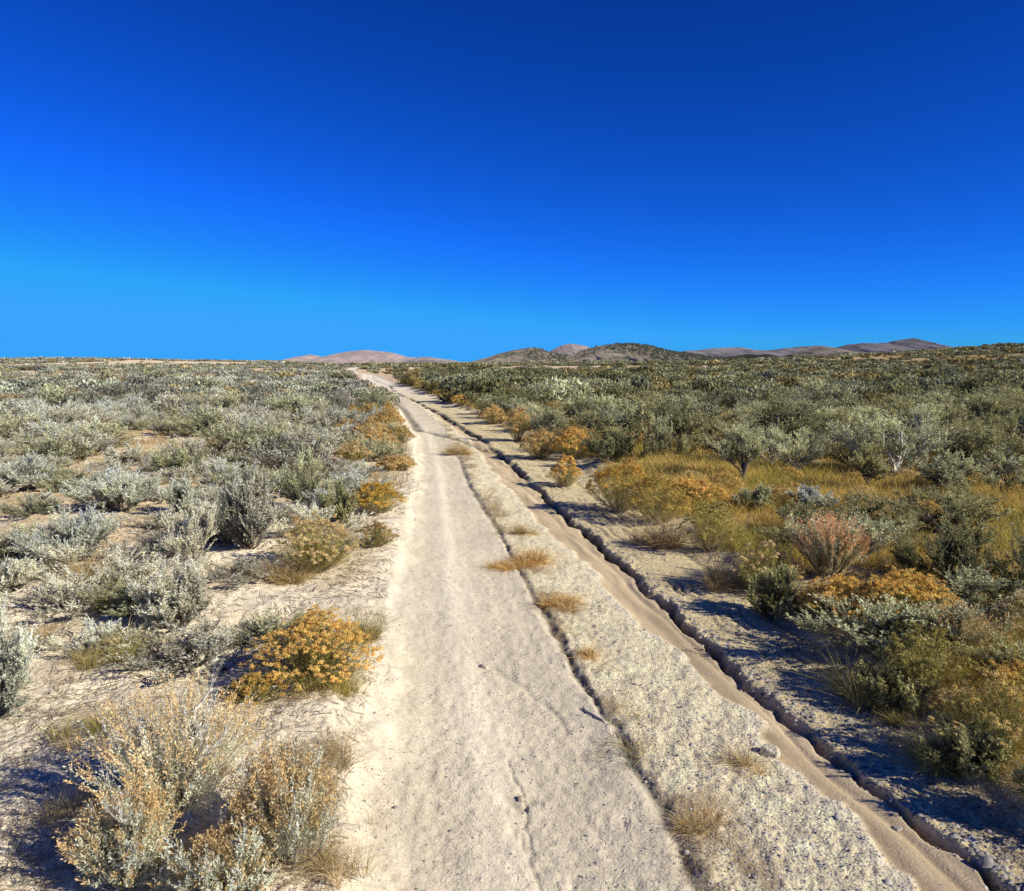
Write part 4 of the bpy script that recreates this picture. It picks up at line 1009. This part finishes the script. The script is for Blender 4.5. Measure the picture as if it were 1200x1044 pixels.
def gravel():
    R = np.random.RandomState(41)
    n = 150000; y = 1.9*(16/1.9)**(R.rand(n)**.8); x = (R.rand(n)*2-1)*(y*.74+.4)
    uL, uM, uG, uC, uR = zones(x, y)
    pr = np.where(uM > 0, .85, .16) * np.where((uG > 0.04) & (uC < -.05), .06, 1) * np.where((uC > -.05) & (uC < .12), 1.4, 1) * np.where(uR < -.2, .25, 1)
    pr = np.where(uL < 0, .42, pr)*(.45+1.1*ss(.35, .65, fbm(x*2.5, y*2.5, 3, 97)))
    k = R.rand(n) < pr; x, y, uC, uL = x[k], y[k], uC[k], uL[k]; m = len(x); z = height(x, y)
    s = (.0028 + .0055*R.rand(m)**2.5)*(1+.5*(uC > 0)); s[R.rand(m) < .008] *= 2.3; s = s*np.where((uC > -.05) & (uC < .12), 1.5, 1.)
    O = np.array([[1,0,0],[.6,.8,.1],[-.4,.9,0],[-1,.1,0],[-.5,-.8,0],[.5,-.9,.1],[.15,.1,.75],[-.3,-.1,.6]], float)
    Fc = np.array([[0,1,6],[1,2,6],[2,7,6],[2,3,7],[3,4,7],[4,5,7],[5,6,7],[5,0,6]])
    a = R.rand(m)*2*PI; V = O[None]*(.7+.6*R.rand(m, 8, 1)); ca, sa = np.cos(a)[:, None], np.sin(a)[:, None]
    X = (V[..., 0]*ca - V[..., 1]*sa)*s[:, None] + x[:, None]; Y = (V[..., 0]*sa + V[..., 1]*ca)*s[:, None]*.85 + y[:, None]; Zz = V[..., 2]*s[:, None] + z[:, None] - .0005
    P = np.stack([X, Y, Zz], -1).reshape(-1, 3); T = (Fc[None] + (np.arange(m)*8)[:, None, None]).reshape(-1, 3)
    c = np.repeat(np.clip(colmix(R, m, (.34,.29,.23), (.68,.62,.52), .12)*np.where(uC > 0, .8, 1)[:, None], .02, .85), 8, 0)
    print('stones', m)
    o = mob('gravel', make_mesh('gravel', P, T, c, M_BARK, False, 3)); tag(o, 'small pale gravel stones scattered over the road and soil', 'gravel', None, 'stuff')
gravel()
def litter():
    R = np.random.RandomState(43); n = 42000
    y = 2.0*(13/2.0)**R.rand(n); x = (R.rand(n)*2-1)*(y*.72+.4); uL = lineL(y) - x; uR = x - lineR(y)
    k = ((uL > 0) & (R.rand(n) < .25+.75*ss(.35, .6, fbm(x*1.6, y*1.6, 3, 98)))) | ((uR > -.3) & (R.rand(n) < .8)); x, y = x[k], y[k]; m = len(x)
    L = .03+.10*R.rand(m)**2; a = R.rand(m)*2*PI; K = 3; t = np.linspace(-.5, .5, K)
    P = np.zeros((m, K, 3)); P[:, :, 0] = x[:, None]+(np.cos(a)*L)[:, None]*t; P[:, :, 1] = y[:, None]+(np.sin(a)*L)[:, None]*t; P += R.normal(size=P.shape)*.006
    P[:, :, 2] = height(P[:, :, 0].ravel(), P[:, :, 1].ravel()).reshape(m, K)+.004+R.rand(m, 1)*.01
    B = Buf(); B.add(*tubes(P, np.full((m, K), .0014)*(.6+.8*R.rand(m, 1))*np.clip(y/4, .8, 2)[:, None], colmix(R, m, (.26,.19,.11), (.66,.53,.36)), 3))
    o = mob('twig_litter', B.mesh('twig_litter', M_BARK)); tag(o, 'fine dry twig litter lying on the soil', 'litter', None, 'stuff')
litter()

# ------------------------------------------------------------------ light
SUN_EL, SUN_AZ = math.radians(29.5), math.radians(118)      # azimuth clockwise from +Y (view direction)
sd = Vector((math.sin(SUN_AZ)*math.cos(SUN_EL), math.cos(SUN_AZ)*math.cos(SUN_EL), math.sin(SUN_EL)))
sl = bpy.data.lights.new('sun', 'SUN'); sl.energy = 5.0; sl.angle = math.radians(.5); sl.color = (1, .965, .90)
so = bpy.data.objects.new('sun', sl); COL.objects.link(so); so.rotation_euler = (-sd).to_track_quat('-Z', 'Y').to_euler()
w = bpy.data.worlds.new('World'); scene.world = w; w.use_nodes = True
N, L = w.node_tree.nodes, w.node_tree.links; N.clear()
sky = N.new('ShaderNodeTexSky'); sky.sky_type = 'NISHITA'; sky.sun_disc = False; sky.sun_elevation = SUN_EL; sky.sun_rotation = SUN_AZ
sky.altitude = 1900; sky.air_density = 1.0; sky.dust_density = .2; sky.ozone_density = 2.5
sep = N.new('ShaderNodeSeparateColor'); cmb = N.new('ShaderNodeCombineColor')
bg = N.new('ShaderNodeBackground'); bg.inputs['Strength'].default_value = .1; wo = N.new('ShaderNodeOutputWorld')
L.new(sky.outputs[0], sep.inputs[0])
SKYFIT = [(.022, 1.72), (.196, 1.58), (.53, 1.60)]
for i, (mlt, pw) in enumerate(SKYFIT):
    p = N.new('ShaderNodeMath'); p.operation = 'POWER'; p.inputs[1].default_value = pw
    q = N.new('ShaderNodeMath'); q.operation = 'MULTIPLY'; q.inputs[1].default_value = mlt
    L.new(sep.outputs[i], p.inputs[0]); L.new(p.outputs[0], q.inputs[0]); cl = N.new('ShaderNodeMath'); cl.operation = 'MINIMUM'; cl.inputs[1].default_value = (.42, 3.75, 9.6)[i]; L.new(q.outputs[0], cl.inputs[0]); L.new(cl.outputs[0], cmb.inputs[i])
L.new(cmb.outputs[0], bg.inputs['Color']); L.new(bg.outputs[0], wo.inputs['Surface'])

scene.render.engine = 'CYCLES'; scene.view_settings.view_transform = 'Standard'; scene.view_settings.look = 'None'; scene.view_settings.exposure = 0
scene.cycles.max_bounces = 5; scene.cycles.diffuse_bounces = 3; scene.cycles.transparent_max_bounces = 4
scene.cycles.use_denoising = True
